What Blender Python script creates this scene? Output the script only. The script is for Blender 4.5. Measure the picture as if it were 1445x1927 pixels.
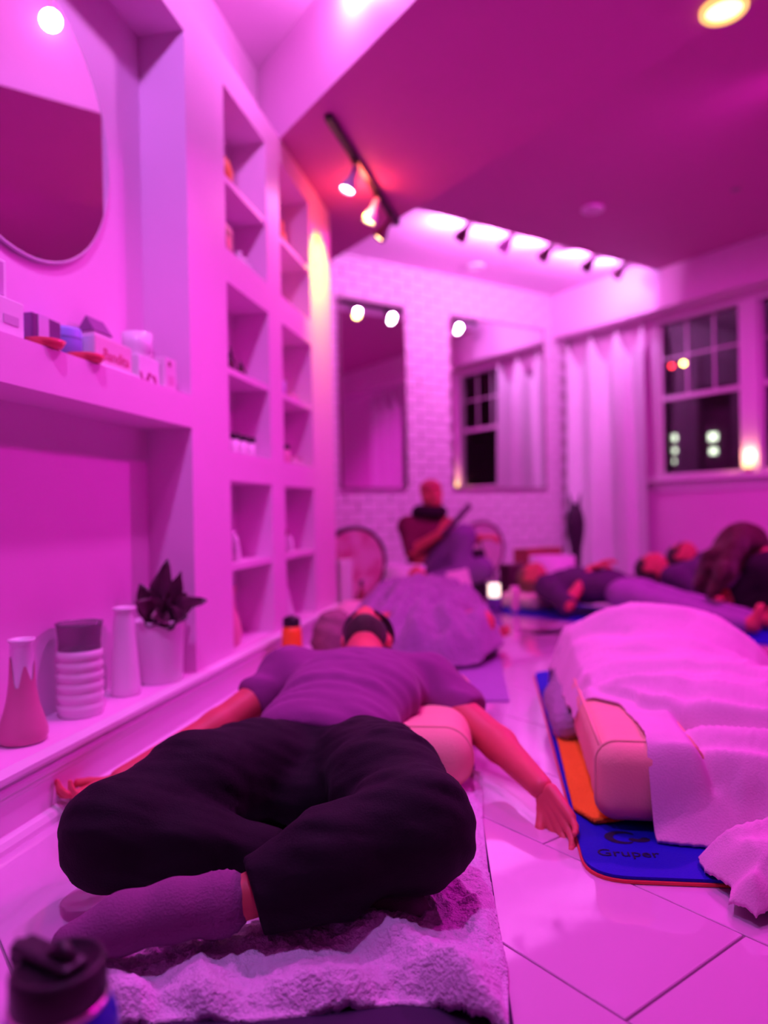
import bpy, bmesh, math, random
import numpy as np
from mathutils import Vector, Matrix, noise as mnoise

random.seed(7); RNG = np.random.default_rng(7)
scene = bpy.context.scene
for o in list(bpy.data.objects): bpy.data.objects.remove(o)
COL = scene.collection

# ------------------------------------------------------------------ camera
CAM_H = 0.70; FPX = 1380.0; ROLL = math.radians(1.15)
cam_data = bpy.data.cameras.new('camera'); cam = bpy.data.objects.new('camera', cam_data)
COL.objects.link(cam); scene.camera = cam
cam.location = (0, 0, CAM_H)
cam.rotation_euler = (math.radians(90), ROLL, 0)
cam_data.sensor_fit = 'VERTICAL'; cam_data.sensor_height = 36; cam_data.lens = FPX / 1927 * 36
cam_data.clip_start = 0.02; cam_data.clip_end = 200
cam_data.dof.use_dof = True; cam_data.dof.focus_distance = 1.28; cam_data.dof.aperture_fstop = 1.45

# ------------------------------------------------------------------ world, exposure
w = bpy.data.worlds.new('night'); scene.world = w; w.use_nodes = True
w.node_tree.nodes['Background'].inputs[0].default_value = (0.020, 0.006, 0.030, 1)
w.node_tree.nodes['Background'].inputs[1].default_value = 1.0
vs = scene.view_settings
vs.view_transform = 'Standard'; vs.look = 'None'; vs.exposure = 0.2; vs.gamma = 1.0; vs.use_curve_mapping = False

cy = scene.cycles
cy.max_bounces = 5; cy.diffuse_bounces = 3; cy.glossy_bounces = 4; cy.transmission_bounces = 4; cy.transparent_max_bounces = 8
cy.caustics_reflective = False; cy.caustics_refractive = False; cy.sample_clamp_indirect = 3.0
cy.use_light_tree = False; cy.use_adaptive_sampling = True; cy.adaptive_threshold = 0.03; cy.use_denoising = True

# ------------------------------------------------------------------ lights (the room's coloured lamps and added fill spots)
MAG = (1.0, 0.0, 0.72); PINK = (1.0, 0.12, 0.96); LILAC = (0.64, 0.26, 1.0); ROSE_W = (1.0, 0.30, 1.0)
def lamp(kind, loc, color, power, size=0.05, aim=None, spot=100, blend=0.6):
    d = bpy.data.lights.new('lamp_light', kind); d.color = color; d.energy = power
    if kind == 'AREA':
        d.shape = 'DISK'; d.size = size
    else:
        d.shadow_soft_size = size
    if kind == 'SPOT':
        d.spot_size = math.radians(spot); d.spot_blend = blend
    o = bpy.data.objects.new('lamp_light', d); COL.objects.link(o); o.location = loc
    if aim is not None:
        o.rotation_euler = (Vector(aim) - Vector(loc)).to_track_quat('-Z', 'Y').to_euler()
    return o
# high-ceiling lamps over the camera, then added fill spots (all out of the frame)
lamp('SPOT', (-0.42, 0.90, 2.86), LILAC, 95, 0.05, aim=(-0.80, 1.85, 1.7), spot=115, blend=0.6)
lamp('POINT', (-0.085, 2.83, 2.79), ROSE_W, 15, 0.04)
lamp('SPOT', (0.12, 2.05, 2.88), PINK, 88, 0.07, aim=(0.32, 1.7, 0), spot=105, blend=0.7)
lamp('SPOT', (1.40, 1.75, 2.46), MAG, 62, 0.08, aim=(1.25, 2.2, 0), spot=150, blend=0.6)  # unseen magenta fill, added to brighten the floor
lamp('SPOT', (2.25, 3.70, 2.90), (1.0, 0.03, 0.82), 250, 0.08, aim=(1.5, 4.6, 0), spot=160, blend=0.5)  # unseen fill without a fixture, added to brighten the curtain side

# ================================================================== helpers
def ray(px, py):
    u = (px - 722.5) / FPX; v = (963.5 - py) / FPX; c, s = math.cos(ROLL), math.sin(ROLL)
    return np.array([u * c + v * s, 1.0, -u * s + v * c])
def at(px, py, y):            # a measured spot of the room, given its depth from the doorway
    return ray(px, py) * y + np.array([0, 0, CAM_H])
def onh(px, py, h=0.0):       # a measured spot at a known height
    r = ray(px, py); return r * ((h - CAM_H) / r[2]) + np.array([0, 0, CAM_H])

class Frame:
    """x along the wall, -y out into the room, z up"""
    def __init__(s, org, xdir):
        s.o = np.array([org[0], org[1], 0.0]); s.x = np.array([xdir[0], xdir[1], 0.0]); s.x /= np.linalg.norm(s.x)
        s.y = np.array([-s.x[1], s.x[0], 0.0]); s.ang = math.atan2(s.x[1], s.x[0])
    def p(s, x, y, z): return s.o + s.x * x + s.y * y + np.array([0, 0, z])
TH = math.radians(11)
LW = Frame((-0.831, 1.561), (math.sin(TH), math.cos(TH)))          # shelf wall
CORNER = np.array([1.869, 8.04]); _bd = np.array([0.83616, 0.54848]); _rd = np.array([0.54848, -0.83616])
BW = Frame(CORNER, _bd)                                              # brick wall
RW = Frame(CORNER + _bd * 0.275, _rd)                                 # window wall
FF = Frame((0, 0), (0.60, -0.80))                                    # floor tiling

# ---- materials
MATS = {}
def mat(name, col, rough=0.6, metal=0.0, spec=0.5, bump=0.0, bscale=60.0, vary=0.06, vscale=8.0, emis=None, estr=0.0,
        trans=0.0, ior=1.45, sheen=0.0, coat=0.0, sss=0.0, stretch=None):
    if name in MATS: return MATS[name]
    if rough >= 0.75 and spec == 0.5: spec = 0.12
    m = bpy.data.materials.new(name); m.use_nodes = True; nt = m.node_tree; b = nt.nodes['Principled BSDF']
    L = nt.links.new
    tc = nt.nodes.new('ShaderNodeTexCoord')
    if vary > 0:
        nz = nt.nodes.new('ShaderNodeTexNoise'); nz.inputs['Scale'].default_value = vscale; nz.inputs['Detail'].default_value = 1
        L(tc.outputs['Object'], nz.inputs['Vector'])
        rp = nt.nodes.new('ShaderNodeMapRange'); rp.inputs['To Min'].default_value = 1 - vary; rp.inputs['To Max'].default_value = 1 + vary
        L(nz.outputs['Fac'], rp.inputs['Value'])
        mx = nt.nodes.new('ShaderNodeMix'); mx.data_type = 'RGBA'; mx.blend_type = 'MULTIPLY'; mx.inputs['Factor'].default_value = 1
        mx.inputs['A'].default_value = (*col, 1); L(rp.outputs['Result'], mx.inputs['B']); L(mx.outputs['Result'], b.inputs['Base Color'])
    else: b.inputs['Base Color'].default_value = (*col, 1)
    b.inputs['Roughness'].default_value = rough; b.inputs['Metallic'].default_value = metal
    b.inputs['Specular IOR Level'].default_value = spec; b.inputs['IOR'].default_value = ior
    b.inputs['Transmission Weight'].default_value = trans; b.inputs['Sheen Weight'].default_value = sheen
    b.inputs['Coat Weight'].default_value = coat
    if sss > 0:
        b.inputs['Subsurface Weight'].default_value = sss; b.inputs['Subsurface Radius'].default_value = (0.02, 0.008, 0.004); b.inputs['Subsurface Scale'].default_value = 0.5
    if bump > 0:
        n2 = nt.nodes.new('ShaderNodeTexNoise'); n2.inputs['Scale'].default_value = bscale; n2.inputs['Detail'].default_value = 2
        if stretch:
            mp = nt.nodes.new('ShaderNodeMapping'); mp.inputs['Scale'].default_value = stretch
            L(tc.outputs['Object'], mp.inputs['Vector']); L(mp.outputs['Vector'], n2.inputs['Vector'])
        else: L(tc.outputs['Object'], n2.inputs['Vector'])
        bp = nt.nodes.new('ShaderNodeBump'); bp.inputs['Strength'].default_value = bump; bp.inputs['Distance'].default_value = 0.01
        L(n2.outputs['Fac'], bp.inputs['Height']); L(bp.outputs['Normal'], b.inputs['Normal'])
    if emis is not None:
        b.inputs['Emission Color'].default_value = (*emis, 1); b.inputs['Emission Strength'].default_value = estr
        m.cycles.emission_sampling = 'NONE'
    MATS[name] = m; return m
def pane_mat():
    m = bpy.data.materials.new('window_glass'); m.use_nodes = True; nt = m.node_tree; nt.nodes.clear()
    out = nt.nodes.new('ShaderNodeOutputMaterial'); mx = nt.nodes.new('ShaderNodeMixShader'); fr = nt.nodes.new('ShaderNodeFresnel')
    tr = nt.nodes.new('ShaderNodeBsdfTransparent'); gl = nt.nodes.new('ShaderNodeBsdfGlossy')
    tr.inputs[0].default_value = (0.9, 0.9, 0.92, 1); gl.inputs['Roughness'].default_value = 0.02; fr.inputs['IOR'].default_value = 1.5
    L = nt.links.new; L(fr.outputs[0], mx.inputs[0]); L(tr.outputs[0], mx.inputs[1]); L(gl.outputs[0], mx.inputs[2]); L(mx.outputs[0], out.inputs[0])
    return m

PAINT = mat('white_wall_paint', (0.86, 0.56, 0.78), 0.55, vary=0.02)
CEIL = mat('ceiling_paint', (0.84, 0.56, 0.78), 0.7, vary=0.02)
SOFFIT_SHADED = mat('soffit_shaded_paint', (0.54, 0.16, 0.38), 0.7, vary=0.02)  # ceiling paint darkened in its colour to stand for the unlit undersides
TRIM = mat('trim_gloss_paint', (0.86, 0.83, 0.84), 0.3, vary=0.02)
BRICK = mat('painted_brick', (0.84, 0.62, 0.80), 0.55, bump=0.6, bscale=40, vary=0.08, vscale=20)
MORTAR = mat('painted_mortar', (0.66, 0.46, 0.58), 0.8, bump=0.6, bscale=90, vary=0.1)
TILE = mat('pale_floor_tile', (0.76, 0.54, 0.72), 0.035, spec=1.0, vary=0.04, vscale=3, coat=1.0)
GROUT = mat('floor_grout', (0.34, 0.26, 0.32), 0.8)
GLASS = pane_mat()
MIRROR = mat('mirror_glass', (0.90, 0.88, 0.90), 0.015, metal=1.0, vary=0)
BLACKM = mat('black_metal', (0.035, 0.03, 0.035), 0.35, metal=0.4)
SKIN = mat('skin', (0.66, 0.12, 0.12), 0.5, vary=0.08, vscale=14, sss=0.12)
SKIN2 = mat('skin_pale', (0.72, 0.22, 0.2), 0.5, vary=0.08, vscale=14, sss=0.12)
HAIR = mat('dark_hair', (0.035, 0.018, 0.015), 0.45, bump=0.8, bscale=60, vary=0.3, vscale=30, stretch=(1, 1, 8))
BROWNHAIR = mat('brown_hair', (0.22, 0.10, 0.07), 0.45, bump=0.8, bscale=60, vary=0.3, vscale=30, stretch=(1, 1, 8))
PANTS = mat('black_trouser_cloth', (0.012, 0.008, 0.013), 0.75, bump=0.15, bscale=300, vary=0.2, sheen=0.02)
TEE = mat('plum_jersey', (0.25, 0.06, 0.22), 0.85, bump=0.12, bscale=260, vary=0.08, sheen=0.1)
SOCK = mat('mauve_knit', (0.22, 0.08, 0.19), 0.9, bump=0.3, bscale=300, vary=0.08)
SHERPA = mat('grey_sherpa', (0.76, 0.62, 0.76), 1.0, bump=0.6, bscale=170, vary=0.10, vscale=60, sheen=0.25)
FLUFF = mat('grey_fluffy_fleece', (0.36, 0.20, 0.38), 1.0, bump=1.0, bscale=60, vary=0.2, vscale=20, sheen=0.25)
MUSLIN = mat('cream_muslin', (0.76, 0.52, 0.66), 0.95, bump=0.2, bscale=260, vary=0.04, sheen=0.1)
BOLST = mat('peach_canvas', (0.86, 0.52, 0.36), 0.8, bump=0.15, bscale=250, vary=0.05)
BLUE = mat('blue_foam', (0.012, 0.012, 0.46), 0.6, spec=0.15, bump=0.2, bscale=300, vary=0.05)
NAVY = mat('navy_print', (0.002, 0.002, 0.03), 0.7)
RED = mat('red_foam', (0.75, 0.06, 0.06), 0.6)
ORANGE = mat('orange_towel', (0.95, 0.28, 0.03), 0.9, bump=0.6, bscale=160, vary=0.08)
PURPLE = mat('violet_foam', (0.34, 0.20, 0.46), 0.7, bump=0.2, bscale=300, vary=0.05)
DARKMAT = mat('dark_foam', (0.05, 0.03, 0.07), 0.8)
CERAM = mat('white_ceramic', (0.86, 0.82, 0.84), 0.25, vary=0.04, spec=0.5)
CURT = mat('white_linen', (0.85, 0.79, 0.84), 0.9, bump=0.15, bscale=200, vary=0.03)

# ---- object helpers
def props(o, label=None, cat=None, group=None, kind=None):
    if label: o['label'] = label
    if cat: o['category'] = cat
    if group: o['group'] = group
    if kind: o['kind'] = kind
    return o
def empty(name, loc, rz=0.0, label=None, cat=None, group=None, kind=None):
    o = bpy.data.objects.new(name, None); o.empty_display_size = 0.05; COL.objects.link(o)
    o.location = loc; o.rotation_euler = (0, 0, rz)
    return props(o, label, cat, group, kind)
def link(name, me, m, parent=None, loc=(0, 0, 0), rot=(0, 0, 0), **kw):
    o = bpy.data.objects.new(name, me); COL.objects.link(o)
    if m is not None and not me.materials: me.materials.append(m)
    o.location = loc; o.rotation_euler = rot
    if parent is not None: o.parent = parent
    return props(o, **kw)
def wlink(name, me, m, parent, **kw):
    """mesh given in world coordinates, hung under a parent placed elsewhere"""
    o = link(name, me, m, **kw)
    if parent is not None:
        o.parent = parent
        mw = Matrix.Translation(parent.location) @ parent.rotation_euler.to_matrix().to_4x4()
        if parent.parent is not None:
            g = parent.parent
            mw = (Matrix.Translation(g.location) @ g.rotation_euler.to_matrix().to_4x4()) @ parent.matrix_parent_inverse @ mw
        o.matrix_parent_inverse = mw.inverted()
    return o
def mesh(verts, faces, smooth=False, name='m'):
    me = bpy.data.meshes.new(name); me.from_pydata([tuple(map(float, v)) for v in verts], [], [tuple(map(int, f)) for f in faces]); me.update()
    if smooth: me.shade_smooth()
    return me
class MB:
    def __init__(s): s.v = []; s.f = []; s.sm = []
    def add(s, vs, fs, smooth=False):
        n = len(s.v); s.v += [tuple(v) for v in vs]; s.f += [tuple(i + n for i in f) for f in fs]; s.sm += [smooth] * len(fs); return s
    def box(s, x0, x1, y0, y1, z0, z1, T=None):
        vs = [(x, y, z) for z in (z0, z1) for y in (y0, y1) for x in (x0, x1)]
        if T is not None: vs = [tuple(T @ Vector(v)) for v in vs]
        return s.add(vs, [(0, 2, 3, 1), (4, 5, 7, 6), (0, 1, 5, 4), (2, 6, 7, 3), (0, 4, 6, 2), (1, 3, 7, 5)])
    def lathe(s, prof, seg=24, c=(0, 0, 0), cap=True):
        vs = []; fs = []
        for r, z in prof:
            for k in range(seg):
                a = 2 * math.pi * k / seg; vs.append((c[0] + r * math.cos(a), c[1] + r * math.sin(a), c[2] + z))
        for i in range(len(prof) - 1):
            for k in range(seg):
                k2 = (k + 1) % seg; fs.append((i * seg + k, i * seg + k2, (i + 1) * seg + k2, (i + 1) * seg + k))
        if cap:
            fs.append(tuple(range(seg))[::-1]); fs.append(tuple((len(prof) - 1) * seg + k for k in range(seg)))
        return s.add(vs, fs, True)
    def tube(s, pts, rad, seg=10, closed=False):
        pts = [Vector(p) for p in pts]; n = len(pts); rad = rad if hasattr(rad, '__len__') else [rad] * n
        vs = []; fs = []; ref = None
        for i, p in enumerate(pts):
            t = (pts[(i + 1) % n] - pts[i - 1]) if closed else (pts[min(i + 1, n - 1)] - pts[max(i - 1, 0)])
            t.normalize()
            if ref is None: ref = t.orthogonal()
            ref = (ref - t * ref.dot(t)).normalized(); bn = t.cross(ref)
            for k in range(seg):
                a = 2 * math.pi * k / seg; vs.append(tuple(p + (ref * math.cos(a) + bn * math.sin(a)) * rad[i]))
        for i in range(n if closed else n - 1):
            j = (i + 1) % n
            for k in range(seg):
                k2 = (k + 1) % seg; fs.append((i * seg + k, i * seg + k2, j * seg + k2, j * seg + k))
        if not closed:
            fs.append(tuple(range(seg))[::-1]); fs.append(tuple((n - 1) * seg + k for k in range(seg)))
        return s.add(vs, fs, True)
    def me(s, bevel=0.0, bseg=2):
        me = bpy.data.meshes.new('m'); me.from_pydata(s.v, [], s.f); me.update()
        if bevel > 0:
            bm = bmesh.new(); bm.from_mesh(me)
            bmesh.ops.bevel(bm, geom=bm.edges[:], offset=bevel, segments=bseg, affect='EDGES', profile=0.5)
            bm.to_mesh(me); bm.free()
        else:
            me.polygons.foreach_set('use_smooth', s.sm)
        return me
def fmesh(mb, fr): mb.v = [tuple(fr.p(*v)) for v in mb.v]; return mb
def text_mesh(body, size, extrude=0.001):
    c = bpy.data.curves.new('t', 'FONT'); c.body = body; c.size = size; c.extrude = extrude; c.align_x = 'CENTER'; c.resolution_u = 3
    o = bpy.data.objects.new('t', c); COL.objects.link(o)
    dg = bpy.context.evaluated_depsgraph_get(); me = bpy.data.meshes.new_from_object(o.evaluated_get(dg))
    bpy.data.objects.remove(o); bpy.data.curves.remove(c); me.materials.clear(); return me

# ---- signed-distance sculpting
def _rc(P, a, b, ra, rb):
    a = np.asarray(a, np.float32); b = np.asarray(b, np.float32); ba = b - a; L2 = float(ba @ ba) + 1e-12
    h = np.clip(((P - a) @ ba) / L2, 0, 1); q = P - a - h[..., None] * ba
    return np.sqrt((q * q).sum(-1)) - (ra + (rb - ra) * h)
def _el(P, c, r, R=None):
    q = P - np.asarray(c, np.float32)
    if R is not None: q = q @ np.asarray(R, np.float32)      # columns of R are the local axes
    r = np.asarray(r, np.float32); k0 = np.sqrt(((q / r) ** 2).sum(-1)); k1 = np.sqrt(((q / (r * r)) ** 2).sum(-1)) + 1e-9
    return k0 * (k0 - 1) / k1
def _bx(P, c, hsz, rnd, R=None):
    q = P - np.asarray(c, np.float32)
    if R is not None: q = q @ np.asarray(R, np.float32)
    q = np.abs(q) - (np.asarray(hsz, np.float32) - rnd)
    return np.sqrt((np.maximum(q, 0) ** 2).sum(-1)) + np.minimum(q.max(-1), 0) - rnd
def prim_d(P, pr):
    if pr[0] == 'c': return _rc(P, *pr[1:5])
    if pr[0] == 'e': return _el(P, *pr[1:])
    if pr[0] == 'b': return _bx(P, *pr[1:])
def prim_bb(pr):
    if pr[0] == 'c':
        a, b, ra, rb = map(np.asarray, pr[1:5]); r = max(pr[3], pr[4]); return np.minimum(a, b) - r, np.maximum(a, b) + r
    r = float(np.max(pr[2])) * (1.8 if pr[0] == 'b' else 1.0); c = np.asarray(pr[1]); return c - r, c + r
def smin(a, b, k):
    h = np.clip(0.5 + 0.5 * (b - a) / k, 0, 1); return b + (a - b) * h - k * h * (1 - h)
def sculpt(prims, vox=0.01, k=0.03, mod=None, cut=None, grow=0.0):
    """prims -> (verts, faces) of one continuous surface (surface nets)"""
    lo = np.min([prim_bb(p)[0] for p in prims], 0) - 0.03 - grow; hi = np.max([prim_bb(p)[1] for p in prims], 0) + 0.03 + grow
    n = np.ceil((hi - lo) / vox).astype(int) + 1
    ax = [lo[i] + vox * np.arange(n[i]) for i in range(3)]
    P = np.stack(np.meshgrid(*ax, indexing='ij'), -1).astype(np.float32)
    D = np.full(P.shape[:3], 1.0, np.float32)
    for pr in prims:
        b0, b1 = prim_bb(pr); m = 2.2 * k + 4 * vox + grow + 0.02
        i0 = np.clip(np.floor((b0 - m - lo) / vox).astype(int), 0, n); i1 = np.clip(np.ceil((b1 + m - lo) / vox).astype(int) + 1, 0, n)
        sl = tuple(slice(i0[i], i1[i]) for i in range(3))
        D[sl] = smin(D[sl], prim_d(P[sl], pr), k)
    D -= grow
    if mod is not None: D = mod(P, D)
    if cut is not None:
        for cc in cut:
            c = np.asarray(cc[0], np.float32); pl = (P - c) @ np.asarray(cc[1], np.float32)
            if len(cc) > 2: pl = np.where(((P - c) ** 2).sum(-1) < cc[2] ** 2, pl, -1.0).astype(np.float32)
            D = np.maximum(D, pl)
    return nets(D, lo, vox)
def nets(D, lo, vox):
    S = D < 0; nx, ny, nz = D.shape
    cnt = np.zeros((nx - 1, ny - 1, nz - 1), np.int32); acc = np.zeros((nx - 1, ny - 1, nz - 1, 3), np.float32)
    offs = [(i, j, k) for i in (0, 1) for j in (0, 1) for k in (0, 1)]
    for ax_ in range(3):
        for o in offs:
            if o[ax_]: continue
            e = list(o); e[ax_] = 1
            A = D[o[0]:nx - 1 + o[0], o[1]:ny - 1 + o[1], o[2]:nz - 1 + o[2]]; B = D[e[0]:nx - 1 + e[0], e[1]:ny - 1 + e[1], e[2]:nz - 1 + e[2]]
            m = (A < 0) != (B < 0)
            if not m.any(): continue
            t = A[m] / (A[m] - B[m]); q = np.tile(np.array(o, np.float32), (len(t), 1)); q[:, ax_] += t
            acc[m] += q; cnt[m] += 1
    cell = cnt > 0; idx = -np.ones(cell.shape, np.int64); idx[cell] = np.arange(cell.sum())
    V = (np.argwhere(cell) + acc[cell] / cnt[cell][:, None]) * vox + lo
    F = []
    for ax_ in range(3):
        b, c = (ax_ + 1) % 3, (ax_ + 2) % 3
        sl0 = [slice(None)] * 3; sl1 = [slice(None)] * 3; sl0[ax_] = slice(0, -1); sl1[ax_] = slice(1, None)
        s0 = S[tuple(sl0)]; s1 = S[tuple(sl1)]; E_ = np.argwhere(s0 != s1)
        E_ = E_[(E_[:, b] > 0) & (E_[:, c] > 0) & (E_[:, b] < D.shape[b] - 1) & (E_[:, c] < D.shape[c] - 1)]
        if not len(E_): continue
        def g(db, dc):
            q = E_.copy(); q[:, b] -= db; q[:, c] -= dc; return idx[q[:, 0], q[:, 1], q[:, 2]]
        quad = np.stack([g(1, 1), g(0, 1), g(0, 0), g(1, 0)], 1)
        fl = ~s0[E_[:, 0], E_[:, 1], E_[:, 2]]; quad[fl] = quad[fl][:, ::-1]
        F.append(quad)
    return V, (np.concatenate(F) if F else np.zeros((0, 4), int))
def join_vf(parts):
    vs, fs, n = [], [], 0
    for v, f in parts: vs.append(v); fs.append(f + n); n += len(v)
    return np.concatenate(vs), np.concatenate(fs)
def npmesh(V, F, smooth=True):
    me = bpy.data.meshes.new('m'); me.vertices.add(len(V)); me.vertices.foreach_set('co', np.asarray(V, np.float32).ravel())
    k = F.shape[1]; me.loops.add(F.size); me.loops.foreach_set('vertex_index', np.asarray(F, np.int32).ravel())
    me.polygons.add(len(F)); me.polygons.foreach_set('loop_start', np.arange(0, F.size, k, dtype=np.int32))
    me.polygons.foreach_set('use_smooth', np.full(len(F), smooth)); me.update(calc_edges=True); me.validate(); return me
def chain(pts, rads): return [('c', pts[i], pts[i + 1], rads[i], rads[i + 1]) for i in range(len(pts) - 1)]
def vn(v): v = np.asarray(v, float); return v / np.linalg.norm(v)
_perm = RNG.integers(0, 1 << 30, 4096)
def vnoise(x, y, z=0.0):
    """value noise on arrays, -1..1"""
    x, y = np.broadcast_arrays(np.asarray(x, float), np.asarray(y, float)); z = np.broadcast_to(np.asarray(z, float), x.shape)
    xi, yi, zi = np.floor(x).astype(int), np.floor(y).astype(int), np.floor(z).astype(int)
    fx, fy, fz = x - xi, y - yi, z - zi
    fx, fy, fz = (t * t * (3 - 2 * t) for t in (fx, fy, fz))
    def h(a, b, c): return (_perm[(a * 73 + b * 1571 + c * 6131 + _perm[(b * 37 + c * 11) & 4095]) & 4095] & 65535) / 32767.5 - 1
    r = 0
    for a in (0, 1):
        for b in (0, 1):
            for c in (0, 1):
                r = r + h(xi + a, yi + b, zi + c) * (fx if a else 1 - fx) * (fy if b else 1 - fy) * (fz if c else 1 - fz)
    return r
def grid_faces(nx, ny):
    i = np.arange(nx - 1)[:, None] * ny + np.arange(ny - 1)[None]; i = i.ravel()
    return np.stack([i, i + ny, i + ny + 1, i + 1], 1)
def inpoly(x, y, poly):
    ins = np.zeros(np.shape(x), bool); n = len(poly)
    for i in range(n):
        x0, y0 = poly[i]; x1, y1 = poly[(i + 1) % n]
        c = ((y0 > y) != (y1 > y)); xx = (x1 - x0) * (y - y0) / ((y1 - y0) + 1e-12) + x0
        ins ^= c & (x < xx)
    return ins
def poly_dist(x, y, poly):
    d = np.full(np.shape(x), 9.0); n = len(poly)
    for i in range(n):
        a = np.array(poly[i]); b = np.array(poly[(i + 1) % n]); ba = b - a
        h = np.clip(((x - a[0]) * ba[0] + (y - a[1]) * ba[1]) / (ba @ ba + 1e-12), 0, 1)
        d = np.minimum(d, np.hypot(x - a[0] - h * ba[0], y - a[1] - h * ba[1]))
    return np.where(inpoly(x, y, poly), d, -d)
def drape(poly, hfun, step, thick=0.006, relax=0.0):
    """a cloth sheet over a height function, cut to a floor-plan outline, with thickness"""
    P = np.array(poly); x0, y0 = P.min(0) - step; x1, y1 = P.max(0) + step
    xs = np.arange(x0, x1, step); ys = np.arange(y0, y1, step); X, Y = np.meshgrid(xs, ys, indexing='ij')
    D_ = poly_dist(X, Y, poly); ins = D_ > -step * 0.85
    # pull the outermost ring of points onto the outline itself
    gx = (poly_dist(X + 1e-4, Y, poly) - D_) / 1e-4; gy = (poly_dist(X, Y + 1e-4, poly) - D_) / 1e-4
    ring = (D_ < 0) & ins; X = np.where(ring, X - D_ * gx, X); Y = np.where(ring, Y - D_ * gy, Y)
    Z = hfun(X, Y); nx, ny = X.shape
    F = grid_faces(nx, ny); F = F[ins.ravel()[F].all(1)]
    used = np.unique(F); rm = -np.ones(nx * ny, int); rm[used] = np.arange(len(used))
    V = np.stack([X.ravel(), Y.ravel(), Z.ravel()], 1)[used]; F = rm[F]
    # relax the band next to the hem so that it falls smoothly
    db = poly_dist(V[:, 0], V[:, 1], poly); band = np.clip(1 - db / .04, 0, 1) * relax
    if relax > 0:
        ed = np.concatenate([F[:, [0, 1]], F[:, [1, 2]], F[:, [2, 3]], F[:, [3, 0]]])
        for _ in range(8):
            sm = np.zeros_like(V); ct = np.zeros(len(V)); np.add.at(sm, ed[:, 0], V[ed[:, 1]]); np.add.at(ct, ed[:, 0], 1); np.add.at(sm, ed[:, 1], V[ed[:, 0]]); np.add.at(ct, ed[:, 1], 1)
            V = V + (sm / np.maximum(ct, 1)[:, None] - V) * band[:, None]
        V[:, 2] = np.maximum(V[:, 2], thick + .001)
    n = len(V); Vb = V.copy(); Vb[:, 2] -= thick
    e = np.concatenate([F[:, [0, 1]], F[:, [1, 2]], F[:, [2, 3]], F[:, [3, 0]]]); key = e[:, 0] * n + e[:, 1]; rkey = e[:, 1] * n + e[:, 0]
    bd = e[~np.isin(key, rkey)]
    side = np.stack([bd[:, 1], bd[:, 0], bd[:, 0] + n, bd[:, 1] + n], 1)
    return np.concatenate([V, Vb]), np.concatenate([F, F[:, ::-1] + n, side])

# ================================================================== the room
# ---- floor: grout bed and single tiles
fb = MB(); fb.box(-9, 6, -9, 9, -0.06, -0.004)
floor = link('floor', fb.me(), GROUT, kind='structure')
tw, tl, gap = 0.322, 0.644, 0.004
tb = MB(); tb.box(-tl / 2 + gap / 2, tl / 2 - gap / 2, -tw / 2 + gap / 2, tw / 2 - gap / 2, -0.02, 0.0)
tile_me = tb.me(bevel=0.0012, bseg=1); tile_me.materials.append(TILE)
# rows run along FF.x; row boundaries at e1 = 0.853 + k*tw (e1 = FF.y)
tiles = []
for k in range(-12, 27):
    e1 = 0.853 + (k + 0.5) * tw
    off = (-0.611 if k % 2 == 0 else -1.036 + 0.0) + (0.1 if k % 3 == 0 and k else 0.0)
    for j in range(-20, 16):
        e2 = off + (j + 0.5) * tl
        p = FF.p(e2, e1, 0)
        bo = (p[0] - CORNER[0]) * _rd[0] + (p[1] - CORNER[1]) * _rd[1]; bx_ = (p[0] - CORNER[0]) * _bd[0] + (p[1] - CORNER[1]) * _bd[1]
        lo_ = (p[0] - LW.o[0]) * -LW.y[0] + (p[1] - LW.o[1]) * -LW.y[1]
        if bo < -0.3 or bo > 7 or bx_ > 0.5 or lo_ < -0.35: continue
        q = p - np.array([0, 0, 0]); tiles.append((p[1] <= 0.3, abs(p[1] - 2.5), p))
tiles.sort(key=lambda t: (t[0], t[1]))
for _, _, p in tiles[:300]:
    link('tile', tile_me, None, floor, loc=(p[0], p[1], random.uniform(-0.0006, 0.0006)), rot=(0, 0, FF.ang))

# ---- shelf wall with recesses
T0, T1, WT = -5.5, 2.84, 2.48
NICHES = [(-0.75, 0.955, 1.11, 2.355), (-0.75, 0.955, 0.165, 1.0)]
for (a, b) in ((1.28, 1.745), (1.925, 2.405)):
    for (c, d) in ((0.175, 0.833), (0.945, 1.60), (1.73, 2.36)): NICHES.append((a, b, c, d))
ND = 0.17
def wall_with_niches(fr, x0, x1, z0, z1, niches, depth, back):
    xs = sorted({x0, x1, *[n[0] for n in niches], *[n[1] for n in niches]}); zs = sorted({z0, z1, *[n[2] for n in niches], *[n[3] for n in niches]})
    mb = MB()
    for i in range(len(xs) - 1):
        for j in range(len(zs) - 1):
            cx, cz = (xs[i] + xs[i + 1]) / 2, (zs[j] + zs[j + 1]) / 2
            if any(n[0] < cx < n[1] and n[2] < cz < n[3] for n in niches): continue
            mb.add([(xs[i], 0, zs[j]), (xs[i + 1], 0, zs[j]), (xs[i + 1], 0, zs[j + 1]), (xs[i], 0, zs[j + 1])], [(0, 1, 2, 3)])
    for a, b, c, d in niches:
        mb.add([(a, 0, c), (b, 0, c), (b, 0, d), (a, 0, d), (a, depth, c), (b, depth, c), (b, depth, d), (a, depth, d)],
               [(4, 5, 6, 7), (0, 4, 7, 3), (1, 2, 6, 5), (0, 1, 5, 4), (3, 7, 6, 2)])
    mb.add([(x0, 0, z1), (x1, 0, z1), (x1, back, z1), (x0, back, z1), (x0, 0, z0), (x1, 0, z0), (x1, back, z0), (x0, back, z0)],
           [(0, 1, 2, 3), (1, 5, 6, 2), (3, 2, 6, 7), (0, 3, 7, 4)])
    return fmesh(mb, fr).me()
wl = link('wall_left', wall_with_niches(LW, T0, T1, 0, WT, NICHES, ND, 0.30), PAINT, kind='structure')
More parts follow.
